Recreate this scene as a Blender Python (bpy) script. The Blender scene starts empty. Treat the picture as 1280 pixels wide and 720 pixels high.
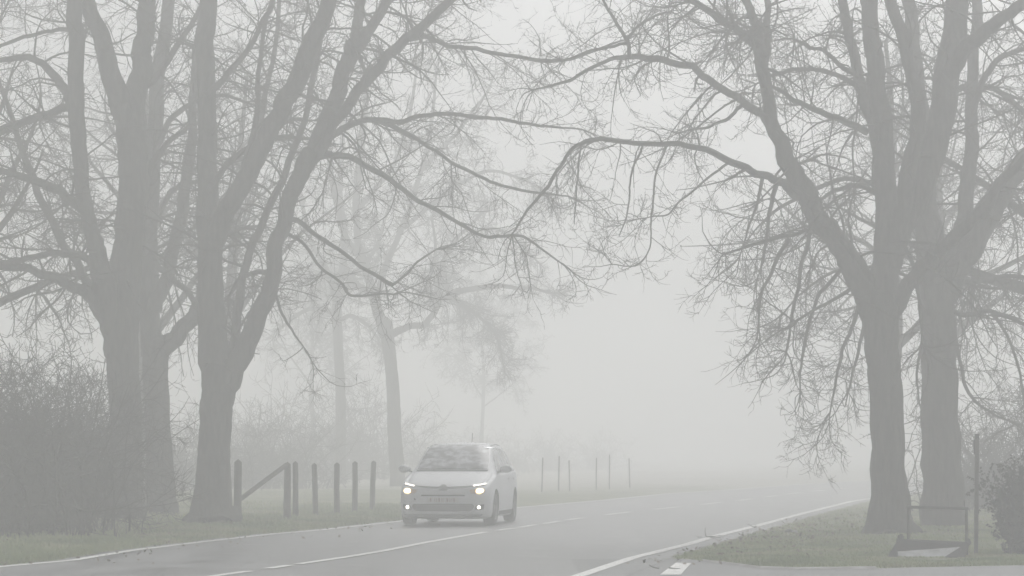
import bpy, bmesh, math, random
import numpy as np
from mathutils import Vector, Matrix
from mathutils.bvhtree import BVHTree

# ------------------------------------------------------------------ camera, world, sun, exposure
SC = bpy.context.scene
COL = SC.collection
R = math.radians
FPX = 3500.0                 # focal length in pixels of a 1280 px wide frame
CAM_H = 1.45
PITCH = math.atan(203 / FPX)
cam_d = bpy.data.cameras.new('camera')
cam = bpy.data.objects.new('camera', cam_d); COL.objects.link(cam)
cam_d.sensor_width = 36.0
cam_d.lens = 36.0 * FPX / 1280.0
cam_d.clip_start = 0.1
cam_d.clip_end = 5000.0
cam.location = (0, 0, CAM_H)
cam.rotation_euler = (math.pi / 2 + PITCH, 0, 0)
SC.camera = cam

SUN_EL, SUN_AZ = R(45), R(25)        # high above the fog, ahead and off to the right
world = bpy.data.worlds.new('World'); SC.world = world
world.use_nodes = True
wn, wl = world.node_tree.nodes, world.node_tree.links
bg = wn['Background']
sky = wn.new('ShaderNodeTexSky'); sky.sky_type = 'NISHITA'; sky.sun_disc = False
sky.sun_elevation = SUN_EL; sky.sun_rotation = SUN_AZ
sky.air_density = 1.0; sky.dust_density = 6.0; sky.ozone_density = 1.0
hs = wn.new('ShaderNodeHueSaturation'); hs.inputs['Saturation'].default_value = 0.04   # a closed pale cloud deck
wl.new(sky.outputs[0], hs.inputs['Color']); wl.new(hs.outputs[0], bg.inputs['Color'])
bg.inputs['Strength'].default_value = 0.15

sl = bpy.data.lights.new('sun', 'SUN'); sl.energy = 1.1; sl.angle = R(35); sl.color = (1.0, 0.99, 0.975)
so = bpy.data.objects.new('sun', sl); COL.objects.link(so)
sd = Vector((math.sin(SUN_AZ) * math.cos(SUN_EL), math.cos(SUN_AZ) * math.cos(SUN_EL), math.sin(SUN_EL)))
so.rotation_euler = sd.to_track_quat('Z', 'Y').to_euler()

SC.view_settings.view_transform = 'Standard'
SC.view_settings.look = 'None'
SC.view_settings.gamma = 1.0
SC.view_settings.use_curve_mapping = False
SC.view_settings.exposure = -0.28
SC.render.engine = 'CYCLES'
cy = SC.cycles
cy.use_denoising = True
cy.max_bounces = 8; cy.diffuse_bounces = 2; cy.glossy_bounces = 2; cy.volume_bounces = 4
cy.transparent_max_bounces = 8; cy.transmission_bounces = 2
cy.sample_clamp_indirect = 4.0
cy.use_adaptive_sampling = False
FOG = 0.0138

# ------------------------------------------------------------------ mapping used to lay the place out
CP, SP = math.cos(PITCH), math.sin(PITCH)
def at(px, py, Y):
    u = 360.0 - py
    y = FPX * CP - u * SP; z = FPX * SP + u * CP; k = Y / y
    return ((px - 640.0) * k, Y, CAM_H + z * k)
def gp(px, py):
    u = 360.0 - py
    y = FPX * CP - u * SP; z = FPX * SP + u * CP; k = -CAM_H / z
    return ((px - 640.0) * k, y * k)
def ppm(Y): return FPX / Y

# ------------------------------------------------------------------ object helpers
def link_mesh(name, me, mat=None, parent=None):
    o = bpy.data.objects.new(name, me); COL.objects.link(o)
    if mat is not None and len(me.materials) == 0: me.materials.append(mat)
    if parent is not None: o.parent = parent
    return o
def empty(name, loc, rz=0.0):
    o = bpy.data.objects.new(name, None); COL.objects.link(o)
    o.location = loc; o.rotation_euler = (0, 0, rz); o.empty_display_size = 0.3
    return o
def tag(o, label=None, cat=None, group=None, kind=None):
    if label: o['label'] = label
    if cat: o['category'] = cat
    if group: o['group'] = group
    if kind: o['kind'] = kind
    return o
def copy_tree(o, parent=None):
    c = o.copy(); COL.objects.link(c); c.parent = parent
    for ch in [x for x in bpy.data.objects if x.parent == o]: copy_tree(ch, c)
    return c
def mesh_np(name, V, F4=None, F3=None, smooth=True):
    me = bpy.data.meshes.new(name)
    V = np.asarray(V, dtype=np.float32).reshape(-1, 3)
    idx = []; tot = []
    if F4 is not None and len(F4):
        F4 = np.asarray(F4, dtype=np.int32).reshape(-1, 4); idx.append(F4.ravel()); tot.append(np.full(len(F4), 4, np.int32))
    if F3 is not None and len(F3):
        F3 = np.asarray(F3, dtype=np.int32).reshape(-1, 3); idx.append(F3.ravel()); tot.append(np.full(len(F3), 3, np.int32))
    idx = np.concatenate(idx); tot = np.concatenate(tot)
    start = np.concatenate([[0], np.cumsum(tot)[:-1]]).astype(np.int32)
    me.vertices.add(len(V)); me.vertices.foreach_set('co', V.ravel())
    me.loops.add(len(idx)); me.loops.foreach_set('vertex_index', idx)
    me.polygons.add(len(tot)); me.polygons.foreach_set('loop_start', start)
    me.polygons.foreach_set('loop_total', tot)
    me.polygons.foreach_set('use_smooth', np.full(len(tot), smooth))
    me.update(calc_edges=True)
    return me
def bm_mesh(name, bm, smooth=False):
    me = bpy.data.meshes.new(name)
    bmesh.ops.recalc_face_normals(bm, faces=bm.faces)
    bm.to_mesh(me); bm.free()
    if smooth: me.polygons.foreach_set('use_smooth', [True] * len(me.polygons))
    return me

# ------------------------------------------------------------------ materials
def mat(name, col, rough=0.7, metal=0.0, noise=None, bump=None, spec=0.5, coat=0.0):
    """noise = (scale, colour2, contrast lo, hi); bump = (scale, strength, distance)"""
    m = bpy.data.materials.new(name); m.use_nodes = True
    n, l = m.node_tree.nodes, m.node_tree.links
    b = n['Principled BSDF']
    b.inputs['Base Color'].default_value = (*col, 1)
    b.inputs['Roughness'].default_value = rough
    b.inputs['Metallic'].default_value = metal
    b.inputs['Specular IOR Level'].default_value = spec
    b.inputs['Coat Weight'].default_value = coat
    tc = n.new('ShaderNodeTexCoord')
    if noise:
        t = n.new('ShaderNodeTexNoise'); t.inputs['Scale'].default_value = noise[0]; t.inputs['Detail'].default_value = 6
        l.new(tc.outputs['Object'], t.inputs['Vector'])
        r = n.new('ShaderNodeMapRange'); r.inputs[1].default_value = noise[2]; r.inputs[2].default_value = noise[3]
        l.new(t.outputs['Fac'], r.inputs[0])
        mx = n.new('ShaderNodeMix'); mx.data_type = 'RGBA'
        mx.inputs[6].default_value = (*col, 1); mx.inputs[7].default_value = (*noise[1], 1)
        l.new(r.outputs[0], mx.inputs[0]); l.new(mx.outputs[2], b.inputs['Base Color'])
    if bump:
        t2 = n.new('ShaderNodeTexNoise'); t2.inputs['Scale'].default_value = bump[0]; t2.inputs['Detail'].default_value = 5
        l.new(tc.outputs['Object'], t2.inputs['Vector'])
        bp = n.new('ShaderNodeBump'); bp.inputs['Strength'].default_value = bump[1]; bp.inputs['Distance'].default_value = bump[2]
        l.new(t2.outputs['Fac'], bp.inputs['Height']); l.new(bp.outputs[0], b.inputs['Normal'])
    return m
def emit(name, col, s):
    m = bpy.data.materials.new(name); m.use_nodes = True
    b = m.node_tree.nodes['Principled BSDF']
    b.inputs['Base Color'].default_value = (0.8, 0.8, 0.8, 1)
    b.inputs['Emission Color'].default_value = (*col, 1); b.inputs['Emission Strength'].default_value = s
    return m

def bark_material():
    m = bpy.data.materials.new('bark'); m.use_nodes = True
    n, l = m.node_tree.nodes, m.node_tree.links; b = n['Principled BSDF']
    b.inputs['Roughness'].default_value = 0.9; b.inputs['Specular IOR Level'].default_value = 0.2
    tc = n.new('ShaderNodeTexCoord'); mp = n.new('ShaderNodeMapping'); mp.inputs['Scale'].default_value = (9, 9, 1.6)
    l.new(tc.outputs['Object'], mp.inputs['Vector'])
    t = n.new('ShaderNodeTexNoise'); t.inputs['Scale'].default_value = 1.6; t.inputs['Detail'].default_value = 7; t.inputs['Roughness'].default_value = 0.65
    l.new(mp.outputs[0], t.inputs['Vector'])
    t2 = n.new('ShaderNodeTexNoise'); t2.inputs['Scale'].default_value = 0.9; t2.inputs['Detail'].default_value = 4
    l.new(tc.outputs['Object'], t2.inputs['Vector'])
    cr = n.new('ShaderNodeValToRGB'); cr.color_ramp.elements[0].position = 0.36; cr.color_ramp.elements[0].color = (0.018, 0.016, 0.013, 1)
    cr.color_ramp.elements[1].position = 0.68; cr.color_ramp.elements[1].color = (0.085, 0.078, 0.064, 1)
    l.new(t.outputs['Fac'], cr.inputs[0])
    mx = n.new('ShaderNodeMix'); mx.data_type = 'RGBA'; mx.inputs[7].default_value = (0.055, 0.066, 0.035, 1)   # algae on the damp bark
    mr = n.new('ShaderNodeMapRange'); mr.inputs[1].default_value = 0.5; mr.inputs[2].default_value = 0.72; mr.inputs[4].default_value = 0.6
    l.new(t2.outputs['Fac'], mr.inputs[0]); l.new(mr.outputs[0], mx.inputs[0])
    l.new(cr.outputs[0], mx.inputs[6]); l.new(mx.outputs[2], b.inputs['Base Color'])
    bp = n.new('ShaderNodeBump'); bp.inputs['Strength'].default_value = 0.9; bp.inputs['Distance'].default_value = 0.03
    l.new(t.outputs['Fac'], bp.inputs['Height']); l.new(bp.outputs[0], b.inputs['Normal'])
    return m
BARK = bark_material()
TWIG = mat('twig', (0.045, 0.040, 0.033), 0.9, spec=0.2)
THORN = mat('hedge_twig', (0.030, 0.026, 0.022), 0.9, spec=0.2)

def asphalt_material(name, c1, c2, rough=0.5):
    m = bpy.data.materials.new(name); m.use_nodes = True
    n, l = m.node_tree.nodes, m.node_tree.links; b = n['Principled BSDF']
    tc = n.new('ShaderNodeTexCoord')
    t = n.new('ShaderNodeTexNoise'); t.inputs['Scale'].default_value = 0.35; t.inputs['Detail'].default_value = 5
    mp = n.new('ShaderNodeMapping'); mp.inputs['Rotation'].default_value = (0, 0, R(11)); mp.inputs['Scale'].default_value = (2.2, 0.22, 1)
    l.new(tc.outputs['Object'], mp.inputs['Vector']); l.new(mp.outputs[0], t.inputs['Vector'])
    g = n.new('ShaderNodeTexNoise'); g.inputs['Scale'].default_value = 60; g.inputs['Detail'].default_value = 4
    l.new(tc.outputs['Object'], g.inputs['Vector'])
    p = n.new('ShaderNodeTexNoise'); p.inputs['Scale'].default_value = 1.3; p.inputs['Detail'].default_value = 7
    l.new(tc.outputs['Object'], p.inputs['Vector'])
    ad = n.new('ShaderNodeMath'); ad.operation = 'ADD'; l.new(t.outputs['Fac'], ad.inputs[0]); l.new(p.outputs['Fac'], ad.inputs[1])
    ad2 = n.new('ShaderNodeMath'); ad2.operation = 'MULTIPLY_ADD'; ad2.inputs[1].default_value = 0.5; l.new(g.outputs['Fac'], ad2.inputs[0]); l.new(ad.outputs[0], ad2.inputs[2])
    mr = n.new('ShaderNodeMapRange'); mr.inputs[1].default_value = 1.08; mr.inputs[2].default_value = 1.42; l.new(ad2.outputs[0], mr.inputs[0])
    mx = n.new('ShaderNodeMix'); mx.data_type = 'RGBA'; mx.inputs[6].default_value = (*c1, 1); mx.inputs[7].default_value = (*c2, 1)
    l.new(mr.outputs[0], mx.inputs[0]); l.new(mx.outputs[2], b.inputs['Base Color'])
    rr = n.new('ShaderNodeMapRange'); rr.inputs[1].default_value = 0.8; rr.inputs[2].default_value = 1.3
    rr.inputs[3].default_value = rough - 0.14; rr.inputs[4].default_value = rough + 0.14
    l.new(ad.outputs[0], rr.inputs[0]); l.new(rr.outputs[0], b.inputs['Roughness'])
    bp = n.new('ShaderNodeBump'); bp.inputs['Strength'].default_value = 0.5; bp.inputs['Distance'].default_value = 0.006
    l.new(g.outputs['Fac'], bp.inputs['Height']); l.new(bp.outputs[0], b.inputs['Normal'])
    return m
ASPHALT = asphalt_material('asphalt', (0.06, 0.061, 0.063), (0.20, 0.202, 0.205), 0.48)
ASPHALT2 = asphalt_material('side_asphalt', (0.10, 0.102, 0.105), (0.17, 0.173, 0.176), 0.6)

def paint_material():
    m = bpy.data.materials.new('road_paint'); m.use_nodes = True
    n, l = m.node_tree.nodes, m.node_tree.links; b = n['Principled BSDF']
    tc = n.new('ShaderNodeTexCoord')
    t = n.new('ShaderNodeTexNoise'); t.inputs['Scale'].default_value = 9; t.inputs['Detail'].default_value = 8; t.inputs['Roughness'].default_value = 0.7
    l.new(tc.outputs['Object'], t.inputs['Vector'])
    mr = n.new('ShaderNodeMapRange'); mr.inputs[1].default_value = 0.33; mr.inputs[2].default_value = 0.45; l.new(t.outputs['Fac'], mr.inputs[0])
    mx = n.new('ShaderNodeMix'); mx.data_type = 'RGBA'; mx.inputs[6].default_value = (0.22, 0.22, 0.215, 1); mx.inputs[7].default_value = (0.78, 0.78, 0.76, 1)
    l.new(mr.outputs[0], mx.inputs[0]); l.new(mx.outputs[2], b.inputs['Base Color']); b.inputs['Roughness'].default_value = 0.6
    return m
PAINT = paint_material()

def grass_material(name, c1, c2, c3):
    m = bpy.data.materials.new(name); m.use_nodes = True
    n, l = m.node_tree.nodes, m.node_tree.links; b = n['Principled BSDF']
    tc = n.new('ShaderNodeTexCoord')
    t = n.new('ShaderNodeTexNoise'); t.inputs['Scale'].default_value = 0.7; t.inputs['Detail'].default_value = 6
    l.new(tc.outputs['Object'], t.inputs['Vector'])
    cr = n.new('ShaderNodeValToRGB'); e = cr.color_ramp.elements
    e[0].position = 0.36; e[0].color = (*c1, 1); e[1].position = 0.66; e[1].color = (*c3, 1)
    k = e.new(0.5); k.color = (*c2, 1)
    l.new(t.outputs['Fac'], cr.inputs[0]); l.new(cr.outputs[0], b.inputs['Base Color'])
    b.inputs['Roughness'].default_value = 0.9; b.inputs['Specular IOR Level'].default_value = 0.25
    t2 = n.new('ShaderNodeTexNoise'); t2.inputs['Scale'].default_value = 14; t2.inputs['Detail'].default_value = 6
    l.new(tc.outputs['Object'], t2.inputs['Vector'])
    bp = n.new('ShaderNodeBump'); bp.inputs['Strength'].default_value = 0.8; bp.inputs['Distance'].default_value = 0.05
    l.new(t2.outputs['Fac'], bp.inputs['Height']); l.new(bp.outputs[0], b.inputs['Normal'])
    return m
TURF = grass_material('turf', (0.14, 0.158, 0.085), (0.18, 0.20, 0.11), (0.24, 0.235, 0.15))
def paint_far_haze(m):
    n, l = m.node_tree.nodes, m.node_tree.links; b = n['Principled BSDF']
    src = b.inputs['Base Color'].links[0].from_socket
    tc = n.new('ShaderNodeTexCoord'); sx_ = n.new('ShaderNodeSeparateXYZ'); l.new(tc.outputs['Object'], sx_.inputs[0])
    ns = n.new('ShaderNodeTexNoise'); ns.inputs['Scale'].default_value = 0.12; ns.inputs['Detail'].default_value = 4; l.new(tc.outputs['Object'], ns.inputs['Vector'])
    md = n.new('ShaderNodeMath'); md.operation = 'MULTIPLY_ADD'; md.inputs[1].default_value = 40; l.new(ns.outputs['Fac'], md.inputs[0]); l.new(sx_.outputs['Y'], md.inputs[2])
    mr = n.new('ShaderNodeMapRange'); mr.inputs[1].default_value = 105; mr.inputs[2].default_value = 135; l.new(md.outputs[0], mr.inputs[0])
    mx = n.new('ShaderNodeMix'); mx.data_type = 'RGBA'; mx.inputs[7].default_value = (0.44, 0.43, 0.37, 1)     # fog haze painted into the far ground's colour, hiding the horizon band
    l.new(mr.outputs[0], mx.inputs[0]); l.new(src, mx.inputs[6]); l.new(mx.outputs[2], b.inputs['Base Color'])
paint_far_haze(TURF)
BLADE = grass_material('grass_blade', (0.25, 0.31, 0.15), (0.34, 0.40, 0.20), (0.45, 0.46, 0.29))

def catmull(P, m):
    P = np.asarray(P, float); Q = np.vstack([2 * P[0] - P[1], P, 2 * P[-1] - P[-2]]); out = []
    for i in range(1, len(Q) - 2):
        a, b, c, d = Q[i - 1], Q[i], Q[i + 1], Q[i + 2]
        for t in np.arange(m) / m:
            out.append(0.5 * ((2 * b) + (c - a) * t + (2 * a - 5 * b + 4 * c - d) * t * t + (-a + 3 * b - 3 * c + d) * t ** 3))
    out.append(Q[-2]); return np.array(out)
# ------------------------------------------------------------------ road lines (traced on the ground)
def curve(pxs, far):
    p = sorted([(gp(*q)[1], gp(*q)[0]) for q in pxs]) + far
    y0, x0 = p[0]
    p = [(-30.0, x0 - (y0 + 30) * 0.19), (y0 - 18, x0 - 18 * 0.19)] + p
    return np.array([a for a, _ in p]), np.array([b for _, b in p])
LEFTC = curve([(0, 709), (90, 701), (165, 688.5), (246, 678.6), (340, 668), (400, 663), (500, 652), (645, 635), (765, 624.5), (840, 617), (920, 612)],
              [(118, 11.9), (135, 17.2), (160, 27), (200, 46), (260, 82), (400, 190)])
MIDC = curve([(275, 719.5), (322, 713), (377, 705), (435, 696.5), (480, 689), (530, 679), (575, 671), (607, 665.5), (650, 659.5), (718, 649)],
             [(66, 2.75), (80, 6.3), (95, 9.6), (106, 12.3), (135, 22), (160, 32), (200, 51.5), (260, 88), (400, 196)])
RIGHTC = curve([(725, 720), (790, 698), (859, 681), (906, 667.5), (952, 656), (1006, 641.5)],
               [(80, 9.7), (95, 13.4), (106, 16.2), (135, 26.0), (160, 36.5), (200, 56.5), (260, 94), (400, 203)])
XL = lambda y: np.interp(y, *LEFTC)
XC = lambda y: np.interp(y, *MIDC)
XR = lambda y: np.interp(y, *RIGHTC)

SIDE_EDGE = [gp(*q) for q in [(860, 699), (884, 702.5), (915, 706), (950, 710.5), (998, 712), (1090, 710.8), (1190, 708.5), (1280, 706.8)]]
SE_X = np.array([p[0] for p in SIDE_EDGE] + [60.0]); SE_Y = np.array([p[1] for p in SIDE_EDGE] + [42.0])
side_y = lambda x: np.interp(x, SE_X, SE_Y)

def vnoise(x, y, s, seed=0):
    """smooth value noise for the lie of the ground"""
    r = np.random.default_rng(seed).random((64, 64)); x = x / s; y = y / s
    xi = np.floor(x).astype(int); yi = np.floor(y).astype(int); fx = x - xi; fy = y - yi
    fx = fx * fx * (3 - 2 * fx); fy = fy * fy * (3 - 2 * fy)
    g = lambda i, j: r[i % 64, j % 64]
    return (g(xi, yi) * (1 - fx) + g(xi + 1, yi) * fx) * (1 - fy) + (g(xi, yi + 1) * (1 - fx) + g(xi + 1, yi + 1) * fx) * fy
def ground_z(x, y):
    x = np.asarray(x, float); y = np.asarray(y, float)
    dl = XL(y) - 0.22 - x; dr = x - XR(y) - 0.35
    dr = np.where(y < side_y(x) + 0.1, -1.0, np.minimum(dr, (y - side_y(x)) * 1.0))
    d = np.maximum(dl, dr)
    t = np.clip(d / 1.2, 0, 1); t = t * t * (3 - 2 * t)
    h = 0.015 + 0.035 * vnoise(x, y, 2.3, 1) + 0.22 * vnoise(x, y, 9.0, 2) * np.clip(d / 6, 0, 1) * np.clip((y - 40) / 12, 0, 1)
    h = h * (1 - 0.9 * np.exp(-((x - 5.6) ** 2 + (y - 37.4) ** 2) / 1.6))
    bank = 0.45 * np.clip((x - 9.5) / 3, 0, 1) * np.exp(-((y - 56) / 7.0) ** 2)
    return np.where(d > 0, t * h, -0.03) + bank * (dr > 0)
def gz(x, y): return float(ground_z(np.array([x]), np.array([y]))[0])

gx = np.unique(np.concatenate([np.linspace(-700, -40, 12), np.linspace(-40, -16, 13), np.arange(-16, 20, 0.25), np.linspace(20, 50, 13), np.linspace(50, 700, 12)]))
gy = np.unique(np.concatenate([np.linspace(-60, 26, 14), np.arange(26, 75, 0.3), np.arange(75, 130, 1.0), np.linspace(130, 260, 14), np.linspace(260, 900, 10)]))
GX, GY = np.meshgrid(gx, gy)
V = np.stack([GX, GY, ground_z(GX, GY)], -1).reshape(-1, 3)
nx, ny = len(gx), len(gy)
ii = (np.arange(ny - 1)[:, None] * nx + np.arange(nx - 1)[None]).ravel()
tag(link_mesh('ground', mesh_np('ground', V, np.stack([ii, ii + 1, ii + nx + 1, ii + nx], 1)), TURF), kind='structure')

def strip(name, ys, fl, fr, z, m, n=2):
    V = []
    for y in ys:
        a, b = float(fl(y)), float(fr(y))
        for k in range(n): V.append((a + (b - a) * k / (n - 1), y, z))
    F = [(i * n + k, i * n + k + 1, (i + 1) * n + k + 1, (i + 1) * n + k) for i in range(len(ys) - 1) for k in range(n - 1)]
    return link_mesh(name, mesh_np(name, V, F, smooth=False), m)
road_y = np.concatenate([np.arange(-30, 30, 3.0), np.arange(30, 120, 0.5), np.arange(120, 400, 4.0)])
wig = lambda y: 0.06 * math.sin(y * 2.3) + 0.05 * math.sin(y * 5.1 + 1)
road = tag(strip('road', road_y, lambda y: XL(y) - 0.28 + wig(y), lambda y: XR(y) + 0.42 + wig(y + 9), 0.0, ASPHALT, 4), kind='structure')
# side road mouth
sx = np.concatenate([np.linspace(float(XR(32)) + 0.1, 14, 60), np.linspace(15, 60, 10)])
V = []; F = []
for i, x in enumerate(sx):
    yf = float(side_y(x)) + 0.03 * math.sin(x * 4)
    yc = min(yf, 42)
    V += [(x, -30.0, 0.004), (x, 20.0, 0.004), (x, yc, 0.004)]
for i in range(len(sx) - 1):
    for k in range(2): F.append((i * 3 + k, i * 3 + 3 + k, i * 3 + 4 + k, i * 3 + k + 1))
tag(link_mesh('side_road', mesh_np('side_road', V, F, smooth=False), ASPHALT2), kind='structure')

def line(name, ya, yb, f, w, z=0.009):
    ys = np.arange(ya, yb + 0.01, min(0.5, (yb - ya) / 2))
    o = strip(name, ys, lambda y: f(y) - w / 2, lambda y: f(y) + w / 2, z, PAINT)
    return tag(o, kind='structure')
line('edge_line', 10, 260, XL, 0.15)
line('edge_line', 10, 260, XR, 0.17)
def Yof(py): return gp(640, py)[1]
segs = [(10, 20), (22, 30), (Yof(721.5), Yof(713)), (Yof(711.2), Yof(707)), (Yof(705.7), Yof(664.8)), (Yof(663.5), Yof(660.6)), (Yof(659.8), Yof(656)),
        (Yof(655), Yof(651.5)), (Yof(650.5), Yof(647.5)), (63, 66), (69, 72), (75, 78), (81, 84), (87, 90), (93, 96), (99, 102), (105, 108)]
for a, b in segs: line('centre_line', a, b, XC, 0.14)
q = [gp(825, 719.5), gp(851, 719.5), gp(864, 705), gp(845, 704.5)]
tag(link_mesh('side_road_marking', mesh_np('m', [(x, y, 0.013) for x, y in q], [(0, 1, 2, 3)], smooth=False), PAINT), kind='structure')
# pale concrete edging that shows along the mouth of the side road
KERB = mat('worn_concrete', (0.34, 0.34, 0.33), 0.8, noise=(6, (0.18, 0.18, 0.17), 0.4, 0.6))
TAR = mat('tar_seam', (0.03, 0.03, 0.032), 0.5)
sp_ = [gp(*q) for q in [(770, 726), (800, 714), (828, 703), (852, 693), (866, 688)]]
V = []; F = []
for i, (x, y) in enumerate(catmull([(a, b) for a, b in sp_], 8)):
    w = 0.018 + 0.010 * math.sin(i * 1.7); V += [(x - w, y + .03 * math.sin(i * 2.1), 0.008), (x + w, y + .03 * math.sin(i * 2.1), 0.008)]
    if i: F.append((2 * i - 2, 2 * i - 1, 2 * i + 1, 2 * i))
tag(link_mesh('tar_seam', mesh_np('tar', V, F, smooth=False), TAR), kind='structure')
kx = np.linspace(gp(880, 703)[0], gp(1095, 711)[0], 40)
V = []; F = []
for i, x in enumerate(kx):
    y = float(side_y(x)); w = 0.16 + 0.06 * math.sin(x * 3.1)
    V += [(x, y - w - 0.05, 0.010), (x, y + 0.02, 0.030)]
    if i: F.append((2 * i - 2, 2 * i, 2 * i + 1, 2 * i - 1))
tag(link_mesh('kerb_edging', mesh_np('kerb', V, F, smooth=False), KERB), kind='structure')

# ------------------------------------------------------------------ tree growing
def unit(a): return a / np.maximum(np.linalg.norm(a, axis=-1, keepdims=True), 1e-9)
class Twigs:
    """collects many thin tubes into one mesh"""
    def __init__(s): s.V = []; s.F4 = []; s.n = 0
    def add(s, pts, rad, ns=3):
        N, K, _ = pts.shape
        if N == 0: return
        T = unit(np.gradient(pts, axis=1))
        ref = np.where(np.abs(T[..., 2:3]) < 0.9, np.array([0, 0, 1.0]), np.array([1.0, 0, 0]))
        A = unit(np.cross(T, ref)); B = np.cross(T, A)
        ang = np.arange(ns) * 2 * math.pi / ns
        ring = pts[:, :, None] + rad[:, :, None, None] * (A[:, :, None] * np.cos(ang)[None, None, :, None] + B[:, :, None] * np.sin(ang)[None, None, :, None])
        idx = s.n + np.arange(N * K * ns).reshape(N, K, ns)
        a = idx[:, :-1]; b = idx[:, 1:]
        F = np.stack([a, np.roll(a, -1, 2), np.roll(b, -1, 2), b], -1).reshape(-1, 4)
        s.V.append(ring.reshape(-1, 3)); s.F4.append(F); s.n += N * K * ns
    def mesh(s, name): return mesh_np(name, np.concatenate(s.V), np.concatenate(s.F4))
def grow(rng, P, D, L, R0, K, wob, grav, tip=0.25, up=0.0):
    """N branches at once: a steady bend, a jitter, a droop that turns up near the tip"""
    N = len(P); pts = np.empty((N, K + 1, 3)); pts[:, 0] = P; d = unit(D)
    bend = rng.normal(0, wob * 0.55, (N, 3))
    for k in range(K):
        t = k / K
        bend = bend * 0.8 + rng.normal(0, wob * 0.35, (N, 3))
        d = unit(d + bend + rng.normal(0, wob * 0.45, (N, 3)) + np.array([0, 0, 1.0]) * (-grav * (1 - t * 1.1) + up * t)[..., None] if np.ndim(grav) else
                 d + bend + rng.normal(0, wob * 0.45, (N, 3)) + np.array([0, 0, -grav * (1 - 1.1 * t) + up * t]))
        pts[:, k + 1] = pts[:, k] + d * (L / K)[:, None]
    f = np.linspace(1, tip, K + 1)
    return pts, R0[:, None] * f[None]
def spawn(rng, pts, rad, dens, t0, ang, aspread, lfun, rk, rmax, rmin):
    """children along every branch"""
    N, K, _ = pts.shape
    L = np.linalg.norm(np.diff(pts, axis=1), axis=2).sum(1)
    cnt = rng.poisson(dens * L * (1 - t0))
    i = np.repeat(np.arange(N), cnt); M = len(i)
    if M == 0: return None
    t = t0 + (1 - t0) * rng.random(M); u = t * (K - 1); k = np.minimum(u.astype(int), K - 2); f = (u - k)[:, None]
    P = pts[i, k] * (1 - f) + pts[i, k + 1] * f
    T = unit(pts[i, k + 1] - pts[i, k])
    rp = rad[i, k] * (1 - f[:, 0]) + rad[i, k + 1] * f[:, 0]
    Q = unit(np.cross(T, rng.normal(0, 1, (M, 3))))
    a = np.radians(rng.normal(ang, aspread, M))[:, None]
    D = T * np.cos(a) + Q * np.sin(a)
    Ln = lfun(t, L[i], rng, M)
    Rn = np.clip(rp * rk * rng.uniform(0.7, 1.0, M), rmin, rmax)
    return P, D, Ln, Rn
def fine(rng, tw, P, D, L, R0, q=1.0, grav=0.10, levels=3, rs=1.0, zmax=99):
    """side branch -> branchlets -> twigs"""
    if len(P) == 0: return
    p1, r1 = grow(rng, P, D, L, R0, 9, 0.22, grav, 0.25, 0.10)
    tw.add(p1, r1, 4)
    c = spawn(rng, p1, r1, 5.6 * q, 0.08, 52, 14, lambda t, l, g, m: (0.25 + 0.42 * l * (1.1 - t)) * g.uniform(0.5, 1.2, m), 0.62, 0.013 * rs, 0.005 * rs)
    if c is None: return
    p2, r2 = grow(rng, *c, 7, 0.26, grav * 1.0, 0.4, 0.14)
    tw.add(p2, r2, 3)
    if levels < 3: return
    c = spawn(rng, p2, r2, 9.0 * q, 0.12, 50, 15, lambda t, l, g, m: (0.08 + 0.42 * l * (1.15 - t)) * g.uniform(0.5, 1.3, m), 0.75, 0.0065 * rs, 0.0036 * rs)
    if c is None: return
    keep = c[0][:, 2] < zmax; c = [x[keep] for x in c]
    p3, r3 = grow(rng, *c, 4, 0.30, grav * 0.6, 0.6, 0.12)
    tw.add(p3, r3, 3)

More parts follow.
